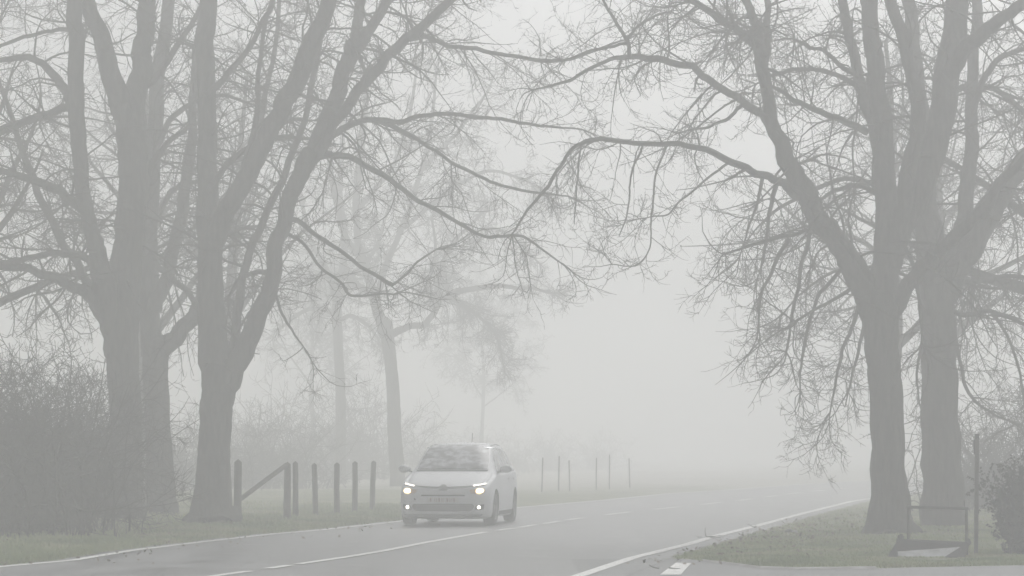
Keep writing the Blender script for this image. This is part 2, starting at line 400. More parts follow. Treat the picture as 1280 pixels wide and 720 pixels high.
def stem_mesh(name, pts, rad, ns, rng, rough=0.07, flare=0.0):
    """a limb or trunk: uneven round section, burrs, root flare"""
    K = len(pts)
    T = unit(np.gradient(pts, axis=0))
    A = np.empty_like(T); a = unit(np.cross(T[0], np.array([0.3, 1.0, 0.1])))
    for i in range(K):
        a = unit(a - T[i] * np.dot(a, T[i])); A[i] = a
    B = np.cross(T, A)
    ang = np.arange(ns) * 2 * math.pi / ns
    ph = rng.random(6) * 6.28
    s = np.concatenate([[0], np.cumsum(np.linalg.norm(np.diff(pts, axis=0), axis=1))])
    rr = rad[:, None] * (1 + rough * np.sin(2 * ang[None] + ph[0] + s[:, None] * 0.9) * 0.8 + rough * np.sin(3 * ang[None] + ph[1] - s[:, None] * 1.7) * 0.6
                         + rough * 0.5 * np.sin(5 * ang[None] + ph[2] + s[:, None] * 4) + rng.normal(0, rough * 0.28, (K, ns)))
    if flare > 0:
        lob = 0.5 + 0.5 * np.cos(5 * ang + ph[3]) + 0.4 * np.cos(3 * ang + ph[4])
        rr *= 1 + flare * np.exp(-s / 0.28)[:, None] * (0.35 + 0.65 * lob)[None]
    if flare > 0:
        for _ in range(7):
            s0 = rng.uniform(0.5, 1) * s[-1] * rng.random() + 0.3; a0 = rng.random() * 6.28; w0 = rng.uniform(0.08, 0.2)
            da = np.angle(np.exp(1j * (ang - a0)))
            rr *= 1 + rng.uniform(0.04, 0.13) * np.exp(-((s - s0) / w0) ** 2)[:, None] * np.exp(-(da / 0.45) ** 2)[None]
    ring = pts[:, None] + rr[..., None] * (A[:, None] * np.cos(ang)[None, :, None] + B[:, None] * np.sin(ang)[None, :, None])
    V = np.concatenate([ring.reshape(-1, 3), pts[-1:] + T[-1:] * rad[-1] * 0.8])
    idx = np.arange(K * ns).reshape(K, ns)
    F4 = np.stack([idx[:-1], np.roll(idx[:-1], -1, 1), np.roll(idx[1:], -1, 1), idx[1:]], -1).reshape(-1, 4)
    e = idx[-1]; F3 = np.stack([e, np.roll(e, -1), np.full(ns, K * ns)], 1)
    return mesh_np(name, V, F4, F3)

def traced(Y, pw, dy, rng, wob=0.035):
    """pixel trace (px, py, width px) at distance Y with a change of depth dy along it -> points, radii"""
    P = []; Rr = []; n = len(pw)
    for i, q in enumerate(pw):
        y = Y + dy * (i / (n - 1)) ** 1.2
        P.append(at(q[0], q[1], y)); Rr.append(q[2] * 0.5 / ppm(y))
    m = 6
    A = catmull(np.column_stack([P, Rr]), m)
    pts, rad = A[:, :3], A[:, 3]
    w = rng.normal(0, 1, (len(pts), 3)); w = (w + np.roll(w, 1, 0) + np.roll(w, 2, 0)) / 3
    pts = pts + w * np.minimum(wob, rad * 0.35 + 0.006)[:, None]
    return pts, np.maximum(rad, 0.005)

def traced_tree(label, Y, trunk, limbs, seed, q=1.0, group='bare roadside trees in the fog', rs=1.0):
    rng = np.random.default_rng(seed)
    tp, tr = traced(Y, trunk, 0, rng, 0.02)
    zb = gz(tp[0, 0], tp[0, 1])
    base = np.array([tp[0, 0], tp[0, 1], zb - 0.02])
    tp[0, 2] = zb - 0.08
    root = empty('bare_tree', base)
    tag(root, label, 'tree', group)
    link_mesh('trunk', stem_mesh('trunk', tp - base, tr, 22, rng, 0.05, 0.38), BARK, root)
    tw = Twigs()
    for lm in limbs:
        pw, dy = lm[0], lm[1]
        opt = lm[2] if len(lm) > 2 else {}
        pts, rad = traced(Y, pw, dy, rng)
        pts0, rad0 = pts, rad
        if opt.get('ext', pw[-1][1] < 0):          # a stem that leaves the picture goes on growing
            L = np.array([opt.get('extl', 3.6) * rng.uniform(0.9, 1.2)])
            e, r = grow(rng, pts[-1:], unit(pts[-1:] - pts[-4:-3]), L, rad[-1:], 12, 0.07, 0.0, 0.15, 0.05)
            pts = np.vstack([pts, e[0, 1:]]); rad = np.concatenate([rad, r[0, 1:]])
        ns = 16 if rad[0] > 0.12 else 10 if rad[0] > 0.05 else 7
        link_mesh('limb', stem_mesh('limb', pts - base, rad, ns, rng, 0.06 if rad[0] > 0.06 else 0.09), BARK, root)
        # side branches
        P = pts[None]; Rd = rad[None]
        th = rad[0] > 0.12
        dens = opt.get('dens', 1.8 if th else 3.4) * 1.35 * q
        c = spawn(rng, P, Rd, dens, opt.get('t0', 0.18 if th else 0.08), 58, 16,
                  lambda t, l, g, m: np.clip((1.1 + 1.3 * (1.05 - t)) * g.uniform(0.35, 1.15, m) * opt.get('len', 1.0), 0.3, 4.0), 0.38, 0.026, 0.007)
        if c is not None:
            fine(rng, tw, *c, q=opt.get('q', 1.0) * min(q, 1.2), grav=opt.get('grav', 0.10), rs=rs, zmax=13.5)
        # the tip itself breaks up into branchlets
        if not opt.get('stub') and rad[-1] < 0.06:
            k = 4; D = unit(pts[-1] - pts[-4])[None] + rng.normal(0, 0.45, (k, 3))
            fine(rng, tw, np.repeat(pts[-1:], k, 0), D, rng.uniform(0.6, 1.5, k), np.full(k, max(0.008, rad[-1] * 0.8)), grav=0.06, rs=rs)
    me = tw.mesh('crown'); me.transform(Matrix.Translation(-Vector(base)))
    link_mesh('crown', me, TWIG, root)
    return root

def wild_tree(label, x, y, seed, H=13.0, rt=0.33, fork=3.4, lean=(0, 0), q=1.0, group='bare roadside trees in the fog', lev=3, rs=1.0, nl=11, droop=0.10, spread=1.0):
    """a bare tree grown without a trace"""
    rng = np.random.default_rng(seed); z = gz(x, y)
    base = np.array([x, y, z - 0.02]); root = empty('bare_tree', base); tag(root, label, 'tree', group)
    n = 12; t = np.linspace(0, 1, n)
    pts = np.column_stack([lean[0] * t * H * 0.8 + np.cumsum(rng.normal(0, 0.05, n)), lean[1] * t * H * 0.8 + np.cumsum(rng.normal(0, 0.05, n)), t * H * 0.8]) ; pts[0, 2] = -0.1
    rad = rt * (1.12 - t) ** 0.85; rad[0] *= 1.1
    A = catmull(np.column_stack([pts, rad]), 4); pts, rad = A[:, :3], A[:, 3]
    link_mesh('trunk', stem_mesh('trunk', pts, np.maximum(rad, 0.02), 16, rng, 0.06, 0.5), BARK, root)
    tw = Twigs(); k = len(pts)
    for j in range(nl):
        f = (fork + (H * 0.75 - fork) * ((j + rng.random() * 0.7) / nl) ** 0.9) / (H * 0.8)
        i = min(int(f * (k - 1)), k - 2); az = j * 2.4 + rng.uniform(-0.5, 0.5); el = R(rng.uniform(20, 50) + 22 * f)
        D = np.array([[math.cos(az) * math.cos(el), math.sin(az) * math.cos(el), math.sin(el)]])
        L = np.array([(H * 0.45 * (1.25 - f)) * rng.uniform(0.8, 1.15) * spread])
        p, r = grow(rng, pts[i:i + 1], D, L, np.array([rad[i] * rng.uniform(0.38, 0.6)]), 22, 0.085, 0.015, 0.12, 0.03)
        link_mesh('limb', stem_mesh('limb', p[0], r[0], 9, rng, 0.06), BARK, root)
        c = spawn(rng, p, r, 2.5 * q, 0.15, 55, 15, lambda t, l, g, m: (0.7 + 2.1 * (1.05 - t)) * g.uniform(0.4, 1.15, m), 0.5, 0.035, 0.009 * rs)
        if c is not None: fine(rng, tw, *c, q=q, levels=lev, rs=rs, grav=droop, zmax=13.5 - z)
    c = spawn(rng, pts[None], rad[None], 2.2, 0.55, 50, 15, lambda t, l, g, m: g.uniform(0.8, 2.4, m), 0.4, 0.03, 0.01)
    if c is not None: fine(rng, tw, *c, q=q, levels=lev, rs=rs, zmax=13.5)
    link_mesh('crown', tw.mesh('crown'), TWIG, root)
    return root

# ------------------------------------------------------------------ the trees on the left
traced_tree('thick bare tree left of the road, leftmost large trunk, forking low into two stems', 54,
    [(160, 664, 50), (158, 640, 45), (157, 590, 42), (156, 520, 40), (153, 460, 41), (150, 415, 43), (151, 385, 40)],
    [([(149, 440, 36), (144, 405, 36), (135, 368, 33), (126, 333, 25), (117, 298, 20), (107, 258, 19), (98, 210, 20), (95, 150, 21), (95, 90, 20), (95, 40, 20), (92, -30, 19)], -1.2),
     ([(152, 425, 42), (157, 350, 39), (163, 290, 37), (165, 225, 38), (163, 165, 40), (161, 130, 41)], 0.2, {'ext': False, 'dens': 1.0, 'stub': 1}),
     ([(157, 150, 30), (146, 112, 26), (133, 70, 23), (120, 35, 21), (104, -25, 18)], -0.8),
     ([(167, 150, 30), (174, 100, 27), (178, 60, 24), (183, 10, 22), (189, -50, 18)], 0.8),
     ([(112, 268, 16), (88, 247, 13), (60, 232, 11), (25, 220, 9), (-30, 205, 6)], -1.0, {'dens': 3.5}),
     ([(97, 135, 16), (78, 110, 12), (55, 82, 9), (28, 72, 8), (-20, 78, 5)], 0.9, {'dens': 3.5}),
     ([(97, 130, 10), (70, 138, 10), (35, 152, 10), (5, 165, 9), (-40, 185, 7)], -0.7, {'dens': 3.5}),
     ([(96, 35, 6), (70, 38, 5), (35, 45, 5), (0, 57, 4), (-30, 62, 3)], 1.1),
     ([(122, 335, 10), (95, 316, 9), (60, 318, 8), (20, 326, 7), (-20, 330, 6)], 1.4, {'dens': 4, 'grav': 0.16}),
     ([(140, 405, 22), (118, 378, 17), (95, 358, 14), (65, 345, 12), (25, 335, 10), (-30, 330, 7)], -1.5, {'dens': 4, 'grav': 0.2}),
     ([(132, 390, 12), (105, 345, 11), (75, 295, 10), (48, 240, 9), (25, 180, 8), (5, 120, 6), (-15, 60, 4)], 2.2, {'dens': 3}),
     ([(168, 240, 9), (190, 205, 8), (212, 175, 7), (232, 160, 6), (252, 150, 4)], 1.5),
     ([(170, 120, 9), (200, 90, 8), (228, 50, 7), (250, 10, 6), (262, -30, 5)], 1.5),
    ], 11, 1.0)
traced_tree('broad bare tree standing just behind and right of the leftmost large trunk', 58.5,
    [(207, 657, 42), (204, 640, 37), (200, 590, 35), (196, 520, 31), (195, 460, 31), (195, 425, 32)],
    [([(190, 445, 30), (188, 385, 25), (183, 300, 26), (188, 220, 22), (193, 150, 20), (201, 80, 18), (214, -25, 14)], 0.8),
     ([(200, 440, 28), (222, 418, 22), (240, 396, 19), (256, 365, 15), (272, 320, 12), (292, 262, 10), (315, 205, 9), (330, 130, 7), (345, 50, 6), (352, -30, 5)], 1.8, {'dens': 2.5}),
     ([(194, 385, 20), (212, 330, 17), (226, 275, 15), (235, 215, 13), (241, 140, 11), (246, 60, 9), (256, -25, 7)], -1.0),
     ([(190, 330, 9), (214, 345, 8), (240, 372, 7), (262, 400, 5)], -1.0, {'dens': 4, 'grav': 0.2}),
     ([(188, 290, 8), (206, 250, 7), (226, 232, 6), (256, 224, 5), (290, 230, 3)], 1.4, {'dens': 4}),
     ([(190, 200, 8), (214, 150, 7), (240, 130, 6), (275, 118, 5), (310, 128, 3)], -1.6, {'dens': 4}),
    ], 12, 0.9)
traced_tree('large bare tree beside the fence with stems fanning out to the right over the road', 53,
    [(264, 664, 58), (264, 640, 52), (266, 585, 43), (269, 540, 40), (272, 500, 41), (276, 462, 44)],
    [([(273, 480, 40), (266, 420, 36), (264, 350, 33), (262, 290, 31), (260, 220, 26), (258, 150, 23), (258, 80, 22), (258, 20, 22), (262, -40, 20)], 1.0),
     ([(286, 480, 30), (300, 445, 26), (318, 405, 23), (338, 355, 20), (350, 300, 20), (362, 250, 21), (378, 212, 23), (388, 190, 22)], -0.8, {'ext': False, 'dens': 1.2, 'stub': 1}),
     ([(266, 302, 28), (286, 260, 25), (310, 215, 23), (338, 165, 22), (360, 125, 23), (378, 80, 24), (396, 38, 22), (416, -15, 19)], -1.4),
     ([(382, 210, 20), (398, 172, 20), (415, 135, 20), (427, 98, 19), (438, 60, 16), (449, 28, 14), (453, -25, 12)], 0.8),
     ([(427, 100, 13), (446, 64, 14), (468, 30, 13), (495, -18, 11)], -0.8),
     ([(382, 212, 17), (403, 184, 15), (424, 148, 14), (446, 114, 14), (472, 86, 14), (500, 58, 13), (532, 30, 12), (566, 0, 10), (592, -22, 8)], -1.6, {'dens': 1.8}),
     ([(455, 100, 8), (485, 68, 8), (515, 40, 7), (545, 15, 6), (570, -12, 5)], 1.2),
     ([(512, 48, 7), (532, 46, 6.5), (555, 55, 6), (580, 60, 6), (610, 65, 5.5), (645, 70, 5), (680, 76, 5), (710, 74, 4), (745, 62, 3), (780, 50, 2)], -2.0, {'dens': 3.0}),
     ([(402, 178, 10), (428, 162, 9), (462, 149, 7), (500, 151, 6), (545, 143, 5), (600, 146, 4.5), (650, 153, 4), (690, 158, 3), (728, 162, 2)], -1.0, {'dens': 3.6}),
     ([(385, 200, 10), (412, 193, 8.6), (445, 200, 7.6), (478, 220, 6.8), (512, 243, 6), (555, 268, 5.2), (605, 295, 4.2), (655, 297, 3.5), (700, 328, 2)], -2.2, {'dens': 3.4, 'grav': 0.14}),
     ([(470, 150, 6), (505, 165, 5.5), (540, 186, 5), (575, 208, 4.5), (620, 230, 4), (665, 240, 3), (710, 245, 2)], 1.6, {'dens': 3.4, 'grav': 0.12}),
     ([(356, 274, 8), (376, 278, 6.4), (402, 299, 5.8), (430, 316, 5.2), (461, 341, 5), (492, 356, 6)], -1.2, {'dens': 2.4, 'stub': 1, 'grav': 0.12}),
     ([(490, 356, 4), (505, 346, 3.5), (522, 328, 3), (545, 312, 2)], 0.4, {'dens': 4}),
     ([(354, 290, 5.5), (376, 302, 4.4), (400, 334, 4), (425, 352, 3.6), (437, 368, 3.5), (462, 369, 3), (492, 367, 2.5)], 1.0, {'dens': 3}),
     ([(342, 360, 4), (352, 392, 3.5), (364, 412, 3), (379, 433, 2)], -0.8, {'dens': 1.6, 'len': .4}),
     ([(284, 470, 13), (293, 420, 12), (300, 365, 11), (313, 310, 10), (338, 256, 10), (362, 202, 9), (382, 140, 8), (398, 70, 7), (408, -20, 6)], 1.8),
     ([(345, 345, 7), (322, 340, 6), (300, 350, 5), (285, 372, 3)], 1.0, {'dens': 4, 'len': .6}),
     ([(262, 240, 9), (285, 205, 8), (318, 182, 7), (350, 172, 6), (392, 175, 4)], 1.8, {'dens': 3}),
     ([(258, 120, 9), (285, 92, 8), (310, 60, 7), (332, 20, 6), (350, -25, 5)], 1.5),
     ([(300, 232, 7), (318, 160, 7), (322, 100, 6), (330, 40, 6), (345, -20, 5)], 2.4, {'dens': 3}),
    ], 13, 1.0)
# ------------------------------------------------------------------ the trees on the right
traced_tree('large bare tree right of the road whose long limbs reach left across it', 47,
    [(1113, 676, 64), (1111, 655, 56), (1110, 610, 46), (1109, 560, 43), (1108, 500, 43), (1105, 450, 42), (1102, 405, 45), (1101, 372, 52)],
    [([(1092, 392, 36), (1075, 358, 29), (1058, 325, 26), (1040, 295, 25), (1020, 264, 25), (1002, 235, 25), (986, 205, 22), (970, 165, 18), (960, 120, 16), (954, 80, 16), (951, 62, 15)], -1.5, {'ext': False, 'dens': 1.8, 'stub': 1}),
     ([(953, 78, 12), (948, 45, 12), (938, 12, 11), (922, -35, 9)], -0.7),
     ([(956, 85, 9), (960, 50, 8.5), (959, 20, 8), (955, -25, 7)], 0.5),
     ([(1092, 365, 22), (1076, 332, 14), (1058, 303, 12), (1042, 284, 12), (1028, 272, 11), (1015, 255, 9)], -1.3, {'dens': 1.5, 'stub': 1, 'ext': False}),
     ([(1000, 243, 14), (972, 228, 11), (940, 212, 10), (905, 197, 9), (870, 185, 7.4), (830, 179, 6.6), (785, 178, 6), (745, 174, 5.8), (724, 179, 5), (708, 197, 4.4), (685, 232, 4.5), (660, 262, 3.5), (640, 292, 2.2)], -1.6, {'dens': 2.8, 'grav': 0.26, 'len': .9}),
     ([(968, 160, 12), (942, 136, 10.5), (912, 116, 10), (884, 98, 10), (855, 81, 9), (820, 74, 9), (788, 70, 7), (762, 74, 5), (728, 92, 4.5), (700, 104, 3.5), (668, 112, 2)], 1.0, {'dens': 3.0, 'grav': 0.2}),
     ([(788, 71, 5), (783, 48, 5), (768, 26, 4), (752, -2, 3), (742, -25, 3)], -0.5, {'extl': 1.5}),
     ([(784, 50, 4), (797, 34, 3.5), (815, 22, 3), (838, 14, 2)], 0.6),
     ([(784, 54, 4), (765, 58, 3.5), (738, 64, 3), (705, 76, 2)], 0.6),
     ([(952, 66, 12), (925, 42, 10), (895, 20, 9.5), (866, 2, 8.5), (835, -20, 7)], -1.0),
     ([(1102, 395, 42), (1108, 330, 33), (1110, 270, 30), (1106, 210, 27), (1099, 150, 25), (1094, 90, 24), (1091, 40, 22), (1087, -30, 20)], 0.3),
     ([(1104, 210, 18), (1090, 160, 16), (1078, 115, 15), (1068, 65, 13), (1057, 20, 12), (1044, -35, 10)], 1.4),
     ([(1110, 330, 26), (1126, 270, 23), (1139, 220, 21), (1147, 170, 20), (1146, 115, 19), (1132, 60, 17), (1106, -20, 14)], -0.8),
     ([(1112, 395, 26), (1130, 362, 19), (1152, 332, 17), (1175, 310, 16), (1205, 284, 15), (1236, 250, 13), (1268, 208, 11), (1310, 165, 9)], -2.0, {'dens': 2.4}),
     ([(1110, 335, 26), (1128, 285, 28), (1148, 240, 30), (1165, 190, 33), (1178, 130, 35), (1188, 70, 33), (1195, 10, 29), (1202, -50, 24)], 0.9),
     ([(1184, 95, 22), (1208, 58, 19), (1238, 32, 16), (1268, 12, 14), (1310, -15, 12)], -0.8),
     ([(1070, 95, 8), (1052, 82, 6), (1030, 64, 5), (1010, 58, 4.5), (990, 48, 3)], -1.0, {'dens': 4}),
     ([(1082, 165, 10), (1055, 152, 8.5), (1025, 140, 7.5), (995, 125, 6), (965, 108, 4)], -1.2, {'dens': 4}),
     ([(1076, 110, 7), (1045, 92, 6), (1010, 85, 5), (975, 92, 4), (945, 105, 2.5)], 1.6, {'dens': 4}),
     ([(1108, 250, 8), (1080, 232, 7), (1050, 236, 6), (1025, 250, 4)], 1.2, {'dens': 4}),
     ([(1040, 292, 7), (1012, 290, 5.5), (975, 296, 5), (940, 306, 4), (905, 318, 2.5)], -1.5, {'dens': 3.4, 'grav': 0.28}),
     ([(1072, 352, 6), (1048, 372, 5), (1022, 385, 4), (995, 402, 3)], -1.2, {'dens': 3.6, 'grav': 0.28}),
     ([(1078, 362, 6), (1066, 405, 5), (1052, 440, 4.2), (1045, 475, 3.4), (1038, 515, 2)], 0.8, {'dens': 3.6, 'grav': 0.1, 'len': .8}),
     ([(1020, 268, 8), (1010, 300, 6), (1000, 345, 5), (990, 395, 4), (982, 440, 3)], 1.6, {'dens': 3.4, 'grav': 0.15, 'len': .8}),
     ([(955, 218, 5), (948, 250, 4), (935, 285, 3), (925, 320, 2)], 0.6, {'dens': 3.4, 'grav': 0.15, 'len': .6}),
     ([(915, 200, 3.5), (880, 226, 3), (850, 252, 2.6), (835, 268, 2.2), (808, 272, 1.5)], -1.0, {'dens': 3, 'grav': 0.1, 'len': .6}),
     ([(805, 178, 3), (792, 210, 3), (786, 245, 2.6), (784, 268, 2.2), (774, 295, 1.4)], -0.5, {'dens': 3, 'grav': 0.02, 'len': .5, 'stub': 1}),
     ([(726, 180, 2.8), (723, 215, 2.6), (720, 250, 2.2), (717, 280, 1.5)], -0.5, {'dens': 3, 'grav': 0.02, 'len': .4, 'stub': 1}),
     ([(834, 180, 3), (820, 220, 2.8), (815, 270, 2.4), (812, 310, 2), (795, 332, 1.7), (765, 330, 1.2)], 0.9, {'dens': 2.5, 'grav': 0.02, 'len': .5}),
     ([(985, 300, 6), (965, 335, 5), (950, 375, 4), (948, 410, 2.5)], -1.2, {'dens': 3.6, 'grav': 0.12, 'len': .7}),
     ([(1058, 330, 6), (1030, 360, 5), (1012, 400, 4), (1002, 450, 3), (1000, 490, 2)], 1.8, {'dens': 3.6, 'grav': 0.12, 'len': .8}),
     ([(972, 226, 6), (962, 262, 5), (958, 300, 4), (950, 340, 2.5)], 1.4, {'dens': 3.6, 'grav': 0.1, 'len': .8}),
     ([(1085, 372, 6), (1078, 410, 5), (1070, 450, 4), (1060, 490, 2.5)], 2.0, {'dens': 3.6, 'grav': 0.08, 'len': .7}),
     ([(930, 130, 5), (905, 150, 4), (880, 160, 3), (850, 165, 2)], 1.6, {'dens': 3.4, 'grav': 0.15, 'len': .8}),
     ([(1124, 285, 6), (1140, 330, 5), (1150, 380, 4), (1153, 430, 3)], -1.0, {'dens': 4, 'len': .5}),
    ], 21, 1.0)
traced_tree('bare tree standing just right of the long-limbed tree and behind the pipe frame', 51,
    [(1181, 673, 60), (1179, 650, 53), (1177, 600, 48), (1176, 540, 47), (1175, 480, 46), (1173, 420, 46), (1170, 365, 48), (1166, 325, 48)],
    [([(1165, 350, 42), (1160, 290, 36), (1156, 230, 30), (1152, 160, 24), (1146, 90, 19), (1138, 20, 16), (1132, -35, 13)], 1.0),
     ([(1176, 372, 38), (1196, 335, 34), (1218, 300, 31), (1242, 260, 29), (1268, 220, 27), (1300, 180, 24), (1345, 140, 20)], -1.0, {'dens': 2.2}),
     ([(1178, 335, 22), (1200, 298, 18), (1225, 262, 15), (1250, 228, 13), (1275, 195, 11), (1310, 150, 9)], 1.4, {'dens': 2.2}),
     ([(1185, 345, 24), (1203, 285, 20), (1211, 225, 18), (1214, 160, 17), (1215, 90, 15), (1219, 30, 14), (1224, -30, 12)], 1.2),
     ([(1160, 160, 9), (1188, 122, 8), (1215, 106, 8), (1245, 112, 7), (1275, 135, 6), (1310, 170, 4)], 0.8, {'dens': 4}),
     ([(1213, 140, 9), (1230, 100, 8), (1250, 72, 7), (1275, 62, 6), (1310, 60, 4)], -0.9, {'dens': 4}),
     ([(1180, 385, 8), (1205, 395, 7), (1235, 390, 6), (1270, 400, 5), (1310, 420, 3)], -1.4, {'dens': 5, 'grav': 0.25}),
     ([(1190, 350, 8), (1222, 352, 7), (1255, 345, 6), (1300, 352, 4)], 1.2, {'dens': 6, 'grav': 0.25}),
     ([(1190, 410, 5), (1200, 455, 4.5), (1212, 492, 4), (1238, 515, 3.2), (1270, 530, 2.4)], 0.6, {'dens': 5, 'grav': 0.05, 'len': .7, 't0': .2}),
     ([(1240, 392, 5), (1262, 425, 4), (1276, 470, 3.4), (1282, 520, 2.4)], -0.6, {'dens': 6, 'grav': 0.1, 'len': .8}),
     ([(1162, 400, 5), (1150, 440, 4), (1146, 480, 3), (1152, 515, 2)], -0.6, {'dens': 4, 'grav': 0.05, 'len': .4}),
     ([(1168, 370, 6), (1120, 340, 5), (1060, 335, 4), (1010, 360, 3), (975, 395, 2)], 2.4, {'dens': 3, 'grav': 0.25}),
     ([(1158, 270, 9), (1110, 235, 7), (1055, 225, 6), (1000, 245, 5), (955, 275, 3)], 2.6, {'dens': 4, 'grav': 0.22}),
    ], 22, 1.0)
# ------------------------------------------------------------------ trees grown freely: beside the frame and deeper in the fog
def px_x(px, Y): return (px - 640.0) * Y / FPX
wild_tree('bare tree mostly out of view at the left edge, behind the hedge', px_x(-70, 57), 57, 31, 13.5, 0.34, 3.2, q=1.15, nl=14, droop=0.16, spread=1.15)
wild_tree('bare tree at the right edge with dense drooping branches above the leafy bush', px_x(1352, 52), 52, 32, 13.0, 0.34, 2.9, q=1.2, nl=15, droop=0.2)
wild_tree('fainter bare tree hidden low behind the two leftmost large trunks', px_x(176, 70), 70, 33, 14.0, 0.30, 3.6, q=0.9)
wild_tree('fainter bare tree rising behind the fanned stems left of the road', px_x(268, 76), 76, 34, 14.5, 0.22, 4.6, q=0.9, lean=(0.06, 0))
wild_tree('fainter bare tree half hidden behind the nearer right trunk', px_x(1110, 64), 64, 35, 13.5, 0.25, 3.6, q=1.0, nl=14, droop=0.2, spread=1.15)
wild_tree('fainter bare tree rising behind the second right trunk', px_x(1176, 72), 72, 36, 14.0, 0.27, 3.4, q=0.9, droop=0.15)
FARG = 'pale trees far down the road'
rng_f = np.random.default_rng(5)
traced_tree('pale far tree behind the car with a bent limb reaching right', 106,
    [(497, 622, 20), (496, 600, 18), (494, 550, 17), (492, 500, 17), (488, 455, 16), (484, 415, 17), (482, 402, 18)],
    [([(482, 420, 15), (474, 392, 13), (464, 360, 11), (452, 320, 10), (445, 270, 9), (450, 210, 10), (455, 150, 8), (460, 90, 6)], 1.5, {'ext': False, 'dens': 2.2}),
     ([(488, 418, 11), (505, 410, 9), (528, 406, 8), (540, 395, 8), (549, 378, 8), (562, 370, 8), (585, 362, 7), (620, 358, 6), (660, 360, 4), (690, 366, 3)], -2.0, {'dens': 2.6, 'grav': 0.2, 'ext': False}),
     ([(546, 382, 8), (547, 355, 7), (553, 330, 6), (570, 300, 5), (600, 270, 3.5)], 1.5, {'ext': False}),
     ([(543, 388, 6), (535, 360, 5), (545, 320, 4), (540, 270, 3)], -1.0, {'ext': False}),
     ([(470, 385, 9), (480, 340, 8), (505, 280, 7), (525, 220, 6), (540, 150, 5), (545, 90, 3)], 2.5, {'ext': False}),
     ([(455, 330, 9), (430, 290, 8), (415, 230, 7), (410, 170, 5), (405, 110, 3)], -2.5, {'ext': False}),
     ([(448, 260, 8), (490, 210, 6), (510, 150, 5), (520, 90, 3)], -1.5, {'ext': False}),
     ([(466, 368, 8), (440, 352, 6), (405, 345, 5), (375, 355, 3)], 2.0, {'dens': 3, 'grav': .2}),
     ([(575, 300, 4), (610, 285, 4), (645, 300, 3), (675, 330, 2)], -1.0, {'dens': 4, 'grav': .2}),
     ([(560, 372, 5), (600, 395, 4), (622, 425, 3), (630, 460, 2)], 2.0, {'dens': 4, 'grav': .1}),
     ([(505, 285, 6), (560, 240, 5), (610, 215, 4), (655, 225, 3), (690, 250, 2)], 2.0, {'dens': 3, 'grav': .15}),
     ([(528, 210, 6), (575, 160, 5), (605, 120, 4), (620, 90, 2)], 2.0, {'dens': 3}),
    ], 41, 2.0, FARG, rs=1.8)
traced_tree('pale slender far tree standing left of the bent-limbed one', 116,
    [(427, 618, 15), (426, 590, 13), (426, 540, 12.5), (425, 480, 12), (423, 430, 12), (421, 395, 13), (422, 370, 12)],
    [([(422, 385, 11), (426, 350, 10), (430, 300, 9), (425, 240, 7), (428, 170, 7), (425, 100, 5)], 1.0, {'ext': False, 'dens': 2.4}),
     ([(420, 392, 8), (400, 385, 6), (375, 392, 5), (350, 410, 3)], 1.5, {'dens': 4, 'grav': .2}),
     ([(422, 380, 8), (410, 340, 7), (390, 300, 6), (375, 240, 5), (365, 180, 3)], -1.5, {'ext': False}),
     ([(425, 370, 8), (445, 340, 6), (470, 310, 5), (485, 260, 3)], 1.5, {'dens': 3}),
     ([(424, 400, 6), (440, 395, 5), (462, 410, 4), (478, 435, 2)], 1.5, {'dens': 4, 'grav': .2}),
    ], 42, 1.2, FARG, rs=1.8)
for lb, px, Y, sd_, H, rt in [('ghostly wide tree crown far behind the slender far tree', 392, 142, 43, 14, 0.14), ('ghostly wide tree crown far above the car roof', 600, 168, 44, 14.5, 0.13)]:
    wild_tree(lb, px_x(px, Y), Y, sd_, H, rt, 4.0, q=1.3, lev=3, rs=2.2, group=FARG, nl=16, spread=1.25, droop=0.16)
# ------------------------------------------------------------------ hedges: thorny multi-stem shrubs
def shrub(label, x, y, seed, H, W, n=70, group=None, q=1.0, rs=1.0, name='bare_shrub'):
    rng = np.random.default_rng(seed); z = gz(x, y)
    root = empty(name, (x, y, z)); tag(root, label, 'shrub', group)
    st = Twigs(); tw = Twigs()
    P = np.column_stack([rng.normal(0, W * 0.22, n), rng.normal(0, W * 0.16, n), np.full(n, -0.05)])
    D = np.column_stack([rng.normal(0, 0.30, n), rng.normal(0, 0.30, n), np.ones(n)])
    L = H * rng.uniform(0.35, 1.15, n)
    p, r = grow(rng, P, D, L, rng.uniform(0.010, 0.024, n), 14, 0.17, 0.0, 0.2, 0.02)
    st.add(p, r, 5)
    c = spawn(rng, p, r, 4.2 * q, 0.06, 50, 16, lambda t, l, g, m: (0.35 + 0.9 * (1 - t)) * g.uniform(0.4, 1.1, m), 0.6, 0.014 * rs, 0.006 * rs)
    p1, r1 = grow(rng, *c, 7, 0.28, 0.06, 0.35, 0.1); tw.add(p1, r1, 3)
    c = spawn(rng, p1, r1, 8 * q, 0.1, 50, 16, lambda t, l, g, m: g.uniform(0.1, 0.42, m), 0.7, 0.007 * rs, 0.004 * rs)
    p2, r2 = grow(rng, *c, 4, 0.25, 0.0, 0.6, 0.05); tw.add(p2, r2, 3)
    link_mesh('stems', st.mesh('stems'), THORN, root)
    link_mesh('twigs', tw.mesh('twigs'), THORN, root)
    return root
HG = 'bare thorn shrubs forming the hedge left of the trees'
sa = shrub('dark bare shrub at the far left edge beside the grass verge', px_x(-8, 45.5), 45.5, 51, 3.2, 3.3, 95, HG, 1.15)
